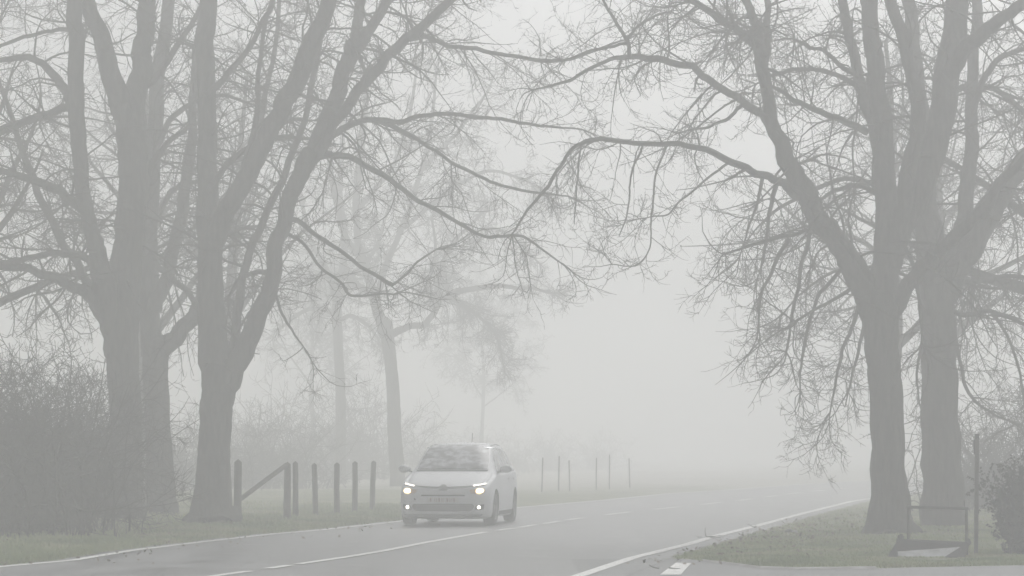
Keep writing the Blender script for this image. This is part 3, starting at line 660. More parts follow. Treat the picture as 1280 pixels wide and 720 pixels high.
hedge_spots = [(22, 46.4, 1.0, 0.7, 'dark bare shrub between the left edge and the leftmost large trunk, nearest the verge'),
               (58, 48.4, 0.98, 2.1, 'dark bare shrub standing right beside the leftmost large trunk'),
               (8, 50.5, 1.10, 3.0, 'bare shrub in the second row behind the left edge shrubs'),
               (44, 52, 1.06, 4.0, 'bare shrub in the second row, between the front hedge shrubs'),
               (86, 55.0, 1.0, 5.2, 'bare shrub of the second row, against the leftmost large trunk'),
               (-34, 48.0, 1.15, 1.4, 'taller bare shrub cut off by the left edge of the view')]
for px, Y, s, rz, lb in hedge_spots:
    c = copy_tree(sa); x = px_x(px, Y); c.location = (x, Y, gz(x, Y)); c.rotation_euler = (0, 0, rz); c.scale = (s, s, s); c['label'] = lb
HG2 = 'pale shrubs in the fog behind the fence'
sb = shrub('pale shrub directly behind the leaning fence rail', px_x(318, 96), 96, 52, 2.9, 3.4, 55, HG2, 0.9, 1.5)
spots2 = [(238, 88, .95, 'pale shrub showing between the middle and fenced tree trunks'), (200, 90, .9, 'pale shrub hidden low behind the second left trunk'),
          (372, 102, 1.05, 'pale shrub behind the close pair of fence posts'), (352, 122, 1.7, 'fainter tall shrub behind the leaning rail shrubs'),
          (425, 126, 1.6, 'pale shrub round the foot of the slender far tree'), (468, 130, 1.6, 'pale shrub between the two far tree trunks'),
          (528, 150, 1.0, 'faint shrub behind the car roof, left end'), (585, 160, 1.0, 'faint shrub behind the car roof, right end'),
          (640, 170, 1.0, 'very faint shrub just right of the car'), (692, 180, 1.0, 'very faint shrub above the pale posts by the bend'),
          (745, 190, 1.0, 'faintest shrub furthest along the left side of the bend'),
          (290, 104, 1.1, 'faint shrub behind the first fence post')]
for i, (px, Y, s, lb) in enumerate(spots2):
    c = copy_tree(sb); x = px_x(px, Y); c.location = (x, Y, gz(x, Y)); c.rotation_euler = (0, 0, i * 1.9); c.scale = (s * 1.1, s * 1.1, s); c['label'] = lb
HG3 = 'pale shrubs on the low bank at the right'
sc_ = shrub('pale low shrub on the bank between the post and the leafy bush', px_x(1222, 60), 60, 53, 1.7, 2.2, 50, HG3, 1.0, 1.2)
for i, (px, Y, s, lb) in enumerate([(1262, 62, 1.4, 'pale taller shrub on the bank behind the leafy bush'), (1300, 66, 1.8, 'pale shrub on the bank cut by the right edge')]):
    c = copy_tree(sc_); x = px_x(px, Y); c.location = (x, Y, gz(x, Y)); c.rotation_euler = (0, 0, 2 + i); c.scale = (s, s, s); c['label'] = lb

# leafy evergreen bush at the right edge
LEAF = mat('bush_leaf', (0.012, 0.016, 0.008), 0.8, noise=(9, (0.028, 0.022, 0.012), 0.45, 0.6))
def leafy(x, y, seed, H, W):
    rng = np.random.default_rng(seed); z = gz(x, y); root = empty('leafy_bush', (x, y, z))
    tag(root, 'dense dark leafy bush at the lower right edge beside the side road', 'bush')
    n = 230; st = Twigs()
    P = np.column_stack([rng.normal(0, W * 0.2, n), rng.normal(0, W * 0.2, n), np.full(n, -0.03)])
    D = np.column_stack([rng.normal(0, 0.24, n), rng.normal(0, 0.24, n), np.ones(n)])
    p, r = grow(rng, P, D, H * rng.uniform(0.55, 1.08, n), rng.uniform(0.006, 0.016, n), 12, 0.08, 0.0, 0.3, 0.05); st.add(p, r, 4)
    c = spawn(rng, p, r, 11, 0.05, 50, 18, lambda t, l, g, m: g.uniform(0.12, 0.42, m), 0.6, 0.005, 0.003)
    p1, r1 = grow(rng, *c, 5, 0.2, 0.0, 0.5, 0.08); st.add(p1, r1, 3)
    link_mesh('stems', st.mesh('stems'), THORN, root)
    c = spawn(rng, p1, r1, 75, 0.1, 60, 20, lambda t, l, g, m: g.uniform(0.025, 0.05, m), 1, 1, 0)
    A = c[0]; T = unit(c[1]); S = unit(np.cross(T, rng.normal(0, 1, T.shape))); Ln = c[2][:, None]
    V = np.stack([A, A + T * Ln * .5 + S * Ln * .36, A + T * Ln, A + T * Ln * .5 - S * Ln * .36], 1)
    F = np.arange(len(A) * 4).reshape(-1, 4)
    link_mesh('foliage', mesh_np('foliage', V, F, smooth=False), LEAF, root)
    return root
leafy(px_x(1298, 38.6), 38.6, 61, 1.22, 0.8)

# ------------------------------------------------------------------ grass
def grass(name, n, sampler, seed, hmin, hmax):
    rng = np.random.default_rng(seed); x, y = sampler(rng, n); z = ground_z(x, y)
    k = len(x); h = rng.uniform(hmin, hmax, k) * (0.5 + vnoise(x, y, 0.9, 7)) * (1 - 0.75 * np.exp(-((x - 5.6) ** 2 / 0.7 + (y - 37.2) ** 2 / 1.2))); a = rng.random(k) * 6.28; w = 0.006 + 0.006 * rng.random(k)
    B = np.stack([x, y, z - 0.01], 1); S = np.stack([np.cos(a), np.sin(a), 0 * a], 1) * w[:, None]
    lean = np.stack([rng.normal(0, 0.4, k), rng.normal(0, 0.4, k), np.ones(k)], 1)
    tip = B + lean * h[:, None]; mid = B + lean * h[:, None] * 0.5 + np.array([0, 0, 0.15]) * h[:, None]
    V = np.stack([B - S, B + S, mid + S * .7, mid - S * .7, tip], 1)
    i = np.arange(k) * 5
    me = mesh_np(name, V, np.stack([i, i + 1, i + 2, i + 3], 1), np.stack([i + 3, i + 2, i + 4], 1), smooth=False)
    return tag(link_mesh(name, me, BLADE), kind='stuff')
def left_s(rng, n):
    y = rng.uniform(33, 72, n); x = XL(y) - 0.3 - rng.exponential(1.6, n); return x, y
def right_s(rng, n):
    x = rng.uniform(2.2, 10.5, n); y = side_y(x) + rng.exponential(7.0, n) - 0.05
    k = (x > XR(y) + 0.45 + rng.exponential(.12, n)); return x[k], y[k]
def tuft_s(rng, n):
    x = rng.uniform(4.6, 8.0, n); y = side_y(x) + rng.uniform(0.0, 3.6, n); k = vnoise(x, y, .35, 9) > .42; return x[k], y[k]
tag(grass('verge_grass', 60000, left_s, 71, 0.03, 0.10), 'short damp grass on the verge left of the road', 'grass')
tag(grass('verge_grass', 90000, right_s, 72, 0.02, 0.055), 'short green grass on the verge right of the road', 'grass')
tag(grass('tufted_grass', 16000, tuft_s, 73, 0.03, 0.07), 'longer tufty grass round the pipe frame and the post', 'grass')

LITTER = mat('dead_leaf', (0.10, 0.065, 0.035), 0.8, noise=(7, (0.20, 0.15, 0.09), 0.4, 0.6))
def litter(label, n, sampler, seed):
    rng = np.random.default_rng(seed); x, y = sampler(rng, n); z = ground_z(x, y); z = np.where(z < 0, 0.008, z + 0.02); k = len(x)
    a = rng.random(k) * 6.28; r = rng.uniform(0.015, 0.045, k)
    d1 = np.stack([np.cos(a), np.sin(a), rng.normal(0, .4, k)], 1) * r[:, None]; d2 = np.stack([-np.sin(a), np.cos(a), rng.normal(0, .4, k)], 1) * r[:, None] * .6
    C = np.stack([x, y, z + 0.012], 1); V = np.stack([C - d1, C - d2, C + d1, C + d2], 1)
    tag(link_mesh('fallen_leaves', mesh_np('fallen_leaves', V, np.arange(k * 4).reshape(-1, 4), smooth=False), LITTER), label, 'leaves', kind='stuff')
def ll_s(rng, n):
    y = rng.uniform(33, 68, n); return XL(y) + rng.normal(-0.5, 0.9, n) - rng.exponential(.6, n), y
def lr_s(rng, n):
    y = rng.uniform(35.5, 60, n); return XR(y) + 0.35 + np.abs(rng.normal(0.0, 1.6, n)) - rng.exponential(.12, n), y
litter('brown dead leaves along the left road edge and verge', 900, ll_s, 91)
litter('brown dead leaves along the right road edge and verge', 550, lr_s, 92)

# ------------------------------------------------------------------ solids
def box_bm(bm, c, s, rot=None, bev=0.0):
    r = bmesh.ops.create_cube(bm, size=1.0); vs = r['verts']
    M = Matrix.Translation(c) @ (rot.to_4x4() if rot is not None else Matrix.Identity(4)) @ Matrix.Diagonal((*s, 1))
    bmesh.ops.transform(bm, matrix=M, verts=vs)
    if bev > 0:
        es = list({e for v in vs for e in v.link_edges}); bmesh.ops.bevel(bm, geom=es, offset=bev, segments=2, affect='EDGES')
def tube_obj(name, pts, r, m, parent, ns=12, wob=0.0, seed=0):
    rng = np.random.default_rng(seed); P = catmull(np.array(pts, float), 6) if len(pts) > 2 else np.linspace(pts[0], pts[1], 8)
    me = stem_mesh(name, P, np.full(len(P), r), ns, rng, wob)
    return link_mesh(name, me, m, parent)

# wooden fence on the left
WOOD = mat('weathered_wood', (0.085, 0.075, 0.062), 0.85, noise=(5, (0.04, 0.045, 0.03), 0.4, 0.65), bump=(30, 0.5, 0.01))
def post_mesh(h, r, seed):
    rng = np.random.default_rng(seed); n = 10; P = np.column_stack([np.cumsum(rng.normal(0, .003, n)), np.cumsum(rng.normal(0, .003, n)), np.linspace(-.1, h, n)])
    return stem_mesh('post', P, np.full(n, r) * np.linspace(1.05, .97, n), 10, rng, 0.05)
Y0 = 55.0
x0 = px_x(298, Y0); x1 = px_x(360, 56.3)
fr = empty('fence_bay', (x0, Y0, gz(x0, Y0))); tag(fr, 'open fence bay of two thick posts and one rail sloping down between them', 'fence')
link_mesh('post', post_mesh(1.16, 0.078, 1), WOOD, fr)
p2 = link_mesh('post', post_mesh(1.12, 0.072, 2), WOOD, fr); p2.location = (x1 - x0, 1.3, gz(x1, 56.3) - gz(x0, Y0))
a = Vector((0.06, 0.0, 0.44)); b = Vector((x1 - x0 - 0.02, 1.22, 1.10))
link_mesh('rail', stem_mesh('rail', np.linspace(a, b, 10), np.full(10, 0.048), 8, np.random.default_rng(3), .05), WOOD, fr)
PG = 'wooden posts in a line along the left verge'
pl = [(370, 57.6, 1.14, 'slim wooden post close against the right end of the fence bay'), (395, 59.2, 1.1, 'first lone wooden post right of the close pair of posts'),
      (422, 61.2, 1.1, 'wooden post in front of the slender far tree'), (444, 63.2, 1.12, 'wooden post midway between the slender far tree and the bent-limbed one'),
      (466, 65.4, 1.12, 'wooden post just left of the bent-limbed far tree')]
proto = None
def place_post(px, Y, h, lb, x=None):
    global proto
    x = px_x(px, Y) if x is None else x
    if proto is None: o = link_mesh('fence_post', post_mesh(1.12, 0.06, 7), WOOD); proto = o
    else: o = proto.copy(); COL.objects.link(o)
    o.location = (x, Y, gz(x, Y) - 0.01); o.rotation_euler = (R(random.Random(px).uniform(-2, 2)), R(random.Random(px + 1).uniform(-2, 2)), px); o.scale = (1, 1, h / 1.12) if Y < 80 else (.4, .4, h / 1.12)
    tag(o, lb, 'post', PG)
for a_ in pl: place_post(*a_)
ordn = ['nearest to the car', 'second from the car', 'third from the car', 'fourth from the car', 'fifth from the car', 'last before the fog hides the row']
for i, w in enumerate(ordn):
    Y = 91 + i * 2.3 + [0, .5, -.3, .7, .1, .6][i]; place_post(int(650 + i * 10), Y, [1.1, 1.16, 1.03, 1.12, 1.2, 1.06][i], 'very faint post right of the car, ' + w, x=float(XL(Y)) - 3.7)

# tall slim post at the right with a small plate near its top
STEEL = mat('dull_steel', (0.10, 0.10, 0.09), 0.6, 0.2, noise=(7, (0.06, 0.05, 0.035), 0.45, 0.65))
DARKST = mat('dark_steel', (0.035, 0.036, 0.033), 0.65, 0.1, noise=(8, (0.05, 0.04, 0.03), 0.5, 0.66))
Yp = 38.6; xp = px_x(1218.5, Yp)
pr = empty('marker_post', (xp, Yp, 0.0)); tag(pr, 'tall slim weathered post right of the pipe frame with a small plate near the top', 'post')
bm = bmesh.new(); box_bm(bm, (0.006, 0, 0.79), (0.052, 0.052, 1.76), Matrix.Rotation(R(1.0), 3, 'Y'), 0.006)
link_mesh('pole', bm_mesh('pole', bm), STEEL, pr)
bm = bmesh.new(); box_bm(bm, (-0.022, -0.032, 1.50), (0.022, 0.012, 0.20), None, 0.004); link_mesh('plate', bm_mesh('plate', bm), DARKST, pr)
bm = bmesh.new(); box_bm(bm, (0.022, 0, 1.645), (0.056, 0.056, 0.07), None, 0.004); link_mesh('cap', bm_mesh('cap', bm), DARKST, pr)

# pipe frame
Yf = 38.3; xa = px_x(1134, Yf); xb = px_x(1206.5, Yf); z0 = -0.01; W_ = xb - xa
ff = empty('pipe_frame', ((xa + xb) / 2, Yf, z0)); tag(ff, 'low square frame of grey metal pipe standing over the tipped trough', 'frame')
for s_, lx in ((-1, 0.0), (1, 0.004)):
    tube_obj('leg', [(s_ * W_ / 2, lx, -0.08), (s_ * W_ / 2 - .004, 0, 0.30), (s_ * W_ / 2, 0, 0.655)], 0.020, STEEL, ff, 12, 0.02, 5)
tube_obj('top_rail', [(-W_ / 2 - 0.025, 0, 0.688), (0, 0, 0.680), (W_ / 2 + 0.02, 0, 0.668)], 0.021, DARKST, ff, 12, 0.02, 6)
tube_obj('spike', [(W_ / 2 - 0.028, 0.0, 0.66), (W_ / 2 - 0.030, 0, 0.775)], 0.006, DARKST, ff, 8)

# tipped trough: a dark thick rim, two flared ends, a pale inner sheet
TROUGH = mat('dark_trough', (0.022, 0.020, 0.020), 0.7, noise=(6, (0.04, 0.034, 0.03), 0.45, 0.65))
PALE = mat('pale_sheet', (0.62, 0.64, 0.65), 0.6, noise=(5, (0.42, 0.43, 0.42), 0.4, 0.65))
Yt = 37.95; s_t = ppm(Yt); xm = px_x(1163, Yt); zt = gz(xm, Yt)
tr_ = empty('tipped_trough', (xm, Yt, zt)); tag(tr_, 'dark flared metal trough tipped open with a pale inside, lying under the pipe frame', 'trough')
def lp(px, py, dy):      # local point of the trough
    q = at(px, py, Yt + dy); return Vector((q[0] - xm, q[1] - Yt, q[2] - zt))
def slab(name, quad, th, m, parent):
    bm = bmesh.new(); n = (quad[1] - quad[0]).cross(quad[3] - quad[0]).normalized() * th
    v = [bm.verts.new(p) for p in quad] + [bm.verts.new(p + n) for p in quad]
    bm.faces.new(v[:4]); bm.faces.new(v[7:3:-1])
    for i in range(4): bm.faces.new((v[i], v[(i + 1) % 4], v[4 + (i + 1) % 4], v[4 + i]))
    bmesh.ops.recalc_face_normals(bm, faces=bm.faces); bmesh.ops.bevel(bm, geom=list(bm.edges), offset=0.004, segments=1, affect='EDGES')
    return link_mesh(name, bm_mesh(name, bm), m, parent)
slab('back_panel', [lp(1120, 689.5, 0), lp(1203, 683.5, 0), lp(1212.5, 678, .05), lp(1120.5, 673.5, .05)], 0.02, TROUGH, tr_)
slab('end_panel', [lp(1107, 699.5, -.22), lp(1123, 700.5, -.16), lp(1121, 688, 0.0), lp(1119, 680, 0.0)], 0.02, TROUGH, tr_)
slab('end_panel', [lp(1181, 697, -.2), lp(1206, 699, -.16), lp(1212, 680, 0.02), lp(1201, 684, 0.0)], 0.02, TROUGH, tr_)
slab('inner_sheet', [lp(1116, 701, -.04), lp(1202, 701, -.04), lp(1206, 679, .26), lp(1119, 682, .26)], 0.01, PALE, tr_)
bm = bmesh.new(); box_bm(bm, lp(1126, 671.5, .03), (0.085, 0.05, 0.09), Matrix.Rotation(.2, 3, 'Y'), 0.02); link_mesh('hinge_lug', bm_mesh('lug', bm), TROUGH, tr_)
bm = bmesh.new(); box_bm(bm, lp(1211, 677, .02), (0.05, 0.05, 0.10), Matrix.Rotation(-.3, 3, 'Y'), 0.015); link_mesh('hinge_lug', bm_mesh('lug', bm), TROUGH, tr_)

# short stake beside the big right trunk, stones, fallen sticks
STONE = mat('stone', (0.16, 0.16, 0.15), 0.8, noise=(12, (0.09, 0.09, 0.08), .4, .6)); PST = mat('pale_stone', (0.42, 0.42, 0.40), 0.8)
for px, py, r_, m_, lb in ((986, 667, 0.075, STONE, 'dark rounded stone lying on the right verge'), (993.5, 667.5, 0.05, PST, 'small pale stone beside the dark one on the right verge')):
    bm = bmesh.new(); bmesh.ops.create_icosphere(bm, subdivisions=3, radius=r_); rr_ = random.Random(px)
    for v in bm.verts: v.co *= 1 + 0.12 * math.sin(v.co.x * 50 + rr_.random() * .3) + 0.06 * math.sin(v.co.y * 70); v.co.z *= .7
    x_, y_ = gp(px, py + 2); o = link_mesh('stone', bm_mesh('stone', bm, True), m_); o.location = (x_, y_, gz(x_, y_) + r_ * .45); tag(o, lb, 'stone')
def sticks(label, px, py, seed, n, L):
    rng = np.random.default_rng(seed); x, y = gp(px, py); tw = Twigs()
    P = np.column_stack([rng.normal(0, .12, n), rng.normal(0, .35, n), np.full(n, 0.02)])
    D = np.column_stack([rng.normal(0, 1, n), rng.normal(0, 1, n), rng.normal(0.10, .08, n)])
    p, r = grow(rng, P, D, L * rng.uniform(.5, 1.2, n), np.full(n, .009), 8, .16, 0.0, .4); p[..., 2] = np.maximum(p[..., 2], .012); tw.add(p, r, 5)
    o = link_mesh('fallen_branch', tw.mesh('fallen_branch'), TWIG); o.location = (x, y, 0.006); tag(o, label, 'branch')
sticks('small fallen branch lying across the right edge line, nearest of the debris', 881, 674, 81, 4, 0.28)
sticks('short dark stick lying against the right edge line further along', 934, 660.5, 82, 2, 0.25)
sticks('dark stick on the painted block at the side road mouth', 842, 713, 83, 2, 0.16)
# ------------------------------------------------------------------ the car (local: front at y = 0 facing -y, x to its left side, z up)
CARP = mat('car_paint', (0.68, 0.69, 0.71), 0.5, 0.0, spec=0.4, coat=0.0)
GLASS = mat('car_glass', (0.07, 0.074, 0.08), 0.16, 0.0, noise=(6.0, (0.46, 0.47, 0.50), 0.42, 0.66), spec=0.45, coat=0.0)  # pale mottling painted in for branches and sky reflected in the glass
RUBBER = mat('tyre_rubber', (0.025, 0.025, 0.025), 0.85)
TRIM = mat('black_trim', (0.012, 0.012, 0.013), 0.6)
GREYT = mat('grey_trim', (0.12, 0.12, 0.125), 0.5)
CHROME = mat('chrome', (0.55, 0.56, 0.57), 0.22, 0.9)
ALLOY = mat('alloy', (0.30, 0.31, 0.32), 0.6, 0.2)
PLATEM = mat('number_plate', (0.62, 0.62, 0.60), 0.5)
INK = mat('plate_ink', (0.20, 0.10, 0.10), 0.6)
LHOUS = mat('lamp_housing', (0.50, 0.36, 0.24), 0.3, 0.2)  # orange base paints in the bulb's warm glow on the reflector
LAMP = emit('lamp_warm', (1.0, 0.77, 0.42), 6.0)
LAMPW = emit('lamp_white', (1.0, 0.93, 0.80), 8.0)
car = empty('parked_car', (0, 0, 0)); car.name = 'car'
tag(car, 'light silver family car driving towards the camera with its headlights on', 'car')
ST = [ # y, half width, z bottom, z mid, z belt, edge half width, z edge, z top centre
 (0.000, 0.60, 0.24, 0.42, 0.60, 0.50, 0.655, 0.685),
 (0.045, 0.745, 0.20, 0.44, 0.655, 0.60, 0.715, 0.75),
 (0.14, 0.825, 0.18, 0.46, 0.71, 0.66, 0.765, 0.80),
 (0.34, 0.88, 0.135, 0.50, 0.79, 0.72, 0.835, 0.875),
 (0.62, 0.905, 0.135, 0.53, 0.87, 0.75, 0.91, 0.955),
 (0.90, 0.912, 0.135, 0.55, 0.925, 0.755, 0.97, 1.015),
 (1.08, 0.915, 0.135, 0.55, 0.955, 0.75, 1.01, 1.06),
 (1.22, 0.915, 0.135, 0.55, 0.97, 0.735, 1.09, 1.135),
 (1.50, 0.915, 0.135, 0.56, 0.985, 0.70, 1.235, 1.29),
 (1.80, 0.915, 0.135, 0.56, 0.99, 0.665, 1.385, 1.445),
 (2.05, 0.915, 0.135, 0.56, 0.995, 0.645, 1.485, 1.545),
 (2.30, 0.915, 0.135, 0.56, 1.00, 0.64, 1.52, 1.585),
 (2.80, 0.915, 0.135, 0.56, 1.01, 0.64, 1.54, 1.61),
 (3.40, 0.912, 0.135, 0.57, 1.02, 0.63, 1.53, 1.60),
 (3.90, 0.905, 0.18, 0.58, 1.03, 0.615, 1.48, 1.55),
 (4.15, 0.885, 0.20, 0.60, 1.03, 0.60, 1.38, 1.44),
 (4.32, 0.84, 0.24, 0.60, 0.99, 0.60, 1.12, 1.17),
 (4.40, 0.76, 0.30, 0.58, 0.90, 0.58, 0.97, 1.00),
 (4.43, 0.60, 0.36, 0.56, 0.78, 0.50, 0.83, 0.86)]
def ring(st):
    y, w, zb, zm, zt, we, ze, zc = st
    half = [(0, zb), (w * .55, zb), (w * .88, zb + .015), (w * .975, zb + .10), (w, zm), (w * .99, (zm + zt) / 2), (w * .965, zt - .03), (w * .93, zt + .005),
            (w * .93 * .5 + we * .5 + .008, (zt + ze) / 2), (we + .01, ze - .025), (we - .05, ze + .012), (we * .6, (ze * .25 + zc * .75)), (0, zc)]
    return half
A = np.array([[(x, s[0], z) for x, z in ring(s)] for s in ST])         # stations x ring x 3
def refine(A, m):
    return np.array([catmull(A[:, j], m) for j in range(A.shape[1])]).transpose(1, 0, 2)
A = refine(A, 4)
A = refine(A.transpose(1, 0, 2), 3).transpose(1, 0, 2)
A[..., 0] = np.maximum(A[..., 0], 0); A[:, 0, 0] = 0; A[:, -1, 0] = 0
nS, nR = A.shape[:2]
full = np.concatenate([A, A[:, -2:0:-1] * np.array([-1, 1, 1])], 1); nF = full.shape[1]
bm = bmesh.new(); vs = [[bm.verts.new(p) for p in row] for row in full]
for i in range(nS - 1):
    for j in range(nF): bm.faces.new((vs[i][j], vs[i][(j + 1) % nF], vs[i + 1][(j + 1) % nF], vs[i + 1][j]))
for row in (vs[0], vs[-1]):
    c = bm.verts.new(sum((v.co for v in row), Vector()) / nF + Vector((0, -0.012 if row is vs[0] else .01, 0)))
    mid = [bm.verts.new(v.co.lerp(c.co, .45)) for v in row]
    for j in range(nF):
        bm.faces.new((row[j], row[(j + 1) % nF], mid[(j + 1) % nF], mid[j])); bm.faces.new((mid[j], mid[(j + 1) % nF], c))
bmesh.ops.recalc_face_normals(bm, faces=bm.faces)
BV = BVHTree.FromBMesh(bm)
shell_me = bpy.data.meshes.new('body'); bm.to_mesh(shell_me); bm.free()
shell = link_mesh('body', shell_me, CARP, car)
WHEELS = [(-0.79, 0.88), (0.79, 0.88), (-0.79, 3.66), (0.79, 3.66)]
cut = bmesh.new()
for x, y in WHEELS:
    bmesh.ops.create_cone(cut, cap_ends=True, segments=36, radius1=0.375, radius2=0.375, depth=0.50,
                          matrix=Matrix.Translation((math.copysign(0.83, x), y, 0.33)) @ Matrix.Rotation(math.pi / 2, 4, 'Y'))
cme = bpy.data.meshes.new('cut'); cut.to_mesh(cme); cut.free(); cme.materials.append(TRIM)
co = bpy.data.objects.new('cut', cme); COL.objects.link(co)
bo = shell.modifiers.new('arch', 'BOOLEAN'); bo.object = co; bo.operation = 'DIFFERENCE'; bo.solver = 'EXACT'; bo.material_mode = 'TRANSFER'
bpy.context.view_layer.update()
ev = shell.evaluated_get(bpy.context.evaluated_depsgraph_get()); nme = bpy.data.meshes.new_from_object(ev)
shell.modifiers.clear(); shell.data = nme; bpy.data.objects.remove(co)
nme.polygons.foreach_set('use_smooth', [True] * len(nme.polygons))
try: nme.set_sharp_from_angle(angle=R(35))
except Exception: pass

def patch(name, axis, cn, m, parent, off=0.004, nu=14, nv=8, rnd=0.0, th=0.0, c=None):
    """a panel laid on the body shell; axis 'f' looks from the front (x, z), 's' from the side (y, z), 't' from above (x, y)"""
    V = []; ok = True
    for j in range(nv + 1):
        for i in range(nu + 1):
            u, v = i / nu, j / nv
            if rnd:  # round the corners
                uu = 2 * u - 1; vv = 2 * v - 1
                k = rnd; U = uu * (1 - k * (1 - math.sqrt(max(0, 1 - vv * vv / 2)))); W2 = vv * (1 - k * (1 - math.sqrt(max(0, 1 - uu * uu / 2))))
                u, v = (U + 1) / 2, (W2 + 1) / 2
            a = (1 - v) * ((1 - u) * cn[0][0] + u * cn[1][0]) + v * ((1 - u) * cn[3][0] + u * cn[2][0])
            b = (1 - v) * ((1 - u) * cn[0][1] + u * cn[1][1]) + v * ((1 - u) * cn[3][1] + u * cn[2][1])
            if axis == 'f': o_, d_ = Vector((a, -2, b)), Vector((0, 1, 0))
            elif axis == 's': o_, d_ = Vector((2, a, b)), Vector((-1, 0, 0))
            elif axis == 'r': o_, d_ = Vector((-2, a, b)), Vector((1, 0, 0))
            elif axis == 'b': o_, d_ = Vector((a, 7, b)), Vector((0, -1, 0))
            else: o_, d_ = Vector((a, b, 3)), Vector((0, 0, -1))
            h, n_, _, _ = BV.ray_cast(o_, d_)
            if h is None: h, n_, _, _ = BV.find_nearest(o_ + d_ * 2)
            if n_.dot(d_) > 0: n_ = -n_
            V.append(h + n_ * off)
    F = [(j * (nu + 1) + i, j * (nu + 1) + i + 1, (j + 1) * (nu + 1) + i + 1, (j + 1) * (nu + 1) + i) for j in range(nv) for i in range(nu)]
    return link_mesh(name, mesh_np(name, [tuple(p) for p in V], F), m, parent)
# glass
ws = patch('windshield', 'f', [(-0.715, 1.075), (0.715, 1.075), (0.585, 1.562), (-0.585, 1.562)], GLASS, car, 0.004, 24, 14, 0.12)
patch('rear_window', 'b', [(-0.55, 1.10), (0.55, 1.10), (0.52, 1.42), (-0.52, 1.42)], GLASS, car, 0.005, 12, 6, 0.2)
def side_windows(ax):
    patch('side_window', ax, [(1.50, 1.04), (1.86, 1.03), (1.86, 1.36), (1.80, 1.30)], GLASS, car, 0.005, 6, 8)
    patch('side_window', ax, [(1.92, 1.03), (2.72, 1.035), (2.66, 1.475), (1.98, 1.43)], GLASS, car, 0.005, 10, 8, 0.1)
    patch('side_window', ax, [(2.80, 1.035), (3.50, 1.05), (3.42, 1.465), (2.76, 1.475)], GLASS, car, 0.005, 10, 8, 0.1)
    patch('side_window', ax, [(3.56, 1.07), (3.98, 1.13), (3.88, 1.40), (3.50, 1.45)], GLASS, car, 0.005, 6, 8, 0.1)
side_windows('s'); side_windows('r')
for ax in ('s', 'r'):     # bright strip round the window line, door gaps, sills
    patch('window_trim', ax, [(2.0, 1.482), (3.9, 1.462), (3.9, 1.485), (2.0, 1.505)], CHROME, car, 0.012, 20, 2)
    patch('window_trim', ax, [(1.36, 0.99), (4.0, 1.035), (4.0, 1.05), (1.36, 1.008)], GREYT, car, 0.008, 20, 1)
    patch('sill_trim', ax, [(1.28, 0.19), (3.26, 0.19), (3.26, 0.27), (1.28, 0.27)], TRIM, car, 0.006, 16, 3)
    for y in (1.42, 2.76, 3.36): patch('door_gap', ax, [(y, 0.30), (y + .012, 0.30), (y + .012, 0.985), (y, 0.985)], TRIM, car, 0.003, 1, 10)
    for y in (2.48, 3.18): patch('door_handle', ax, [(y, .86), (y + .18, .865), (y + .18, .895), (y, .89)], GREYT, car, 0.022, 4, 2)
# wiper area and wipers
patch('cowl', 'f', [(-0.70, 1.035), (0.70, 1.035), (0.70, 1.068), (-0.70, 1.068)], TRIM, car, 0.003, 20, 2)
def strips(name, quads, m, parent, off=0.012, ax='f'):
    for q in quads: patch(name, ax, q, m, parent, off, 12, 2)
strips('wiper', [[(-0.60, 1.075), (0.02, 1.10), (0.02, 1.112), (-0.60, 1.085)], [(0.05, 1.07), (0.60, 1.105), (0.60, 1.116), (0.05, 1.08)]], TRIM, car, 0.018)
# front: chrome line, emblem, slot, plate, grille, splitter
patch('nose_gap', 'f', [(-0.58, .752), (0.0, .722), (0.0, .742), (-0.58, .776)], TRIM, car, 0.003, 16, 2)
patch('nose_gap', 'f', [(0.0, .722), (0.58, .752), (0.58, .776), (0.0, .742)], TRIM, car, 0.003, 16, 2)
patch('chrome_strip', 'f', [(-0.62, .742), (-0.07, .700), (-0.07, .714), (-0.62, .754)], CHROME, car, 0.010, 16, 1)
patch('chrome_strip', 'f', [(0.07, .700), (0.62, .742), (0.62, .754), (0.07, .714)], CHROME, car, 0.010, 16, 1)
def chevron(z):
    bm = bmesh.new(); w, h, t, d = 0.088, 0.050, 0.026, 0.02
    pr_ = [(-w, 0), (0, h), (w, 0), (w, -t), (0, h - t), (-w, -t)]
    f = [bm.verts.new((x, -d / 2, q)) for x, q in pr_]; g = [bm.verts.new((x, d / 2, q)) for x, q in pr_]
    for a_, b_, c_, d_ in ((0, 1, 4, 5), (1, 2, 3, 4)): bm.faces.new((f[a_], f[b_], f[c_], f[d_])); bm.faces.new((g[d_], g[c_], g[b_], g[a_]))
    for i in range(6): bm.faces.new((f[i], f[(i + 1) % 6], g[(i + 1) % 6], g[i]))
    o = link_mesh('chevron', bm_mesh('chevron', bm), CHROME); o.parent = emblem; o.location = (0, 0, z); return o
emblem = patch('emblem', 'f', [(-0.085, .68), (0.085, .68), (0.05, .79), (-0.05, .79)], GREYT, car, 0.005, 6, 6, .3)
h0, _, _, _ = BV.ray_cast(Vector((0, -2, .72)), Vector((0, 1, 0)))
for z in (.708, .752):
    c_ = chevron(z); c_.location = (0, BV.ray_cast(Vector((0, -2, z)), Vector((0, 1, 0)))[0].y - 0.012, z)
patch('upper_slot', 'f', [(-0.42, .572), (0.42, .572), (0.42, .600), (-0.42, .600)], TRIM, car, 0.006, 16, 2)
plate = patch('number_plate', 'f', [(-0.30, .452), (0.30, .452), (0.30, .552), (-0.30, .552)], PLATEM, car, 0.016, 8, 3)
bx = [(-.235, .028), (-.155, .012), (-.120, .012), (-.07, .030), (-.022, .012), (.008, .012), (.085, .030), (.135, .012), (.175, .012), (.215, .028)]
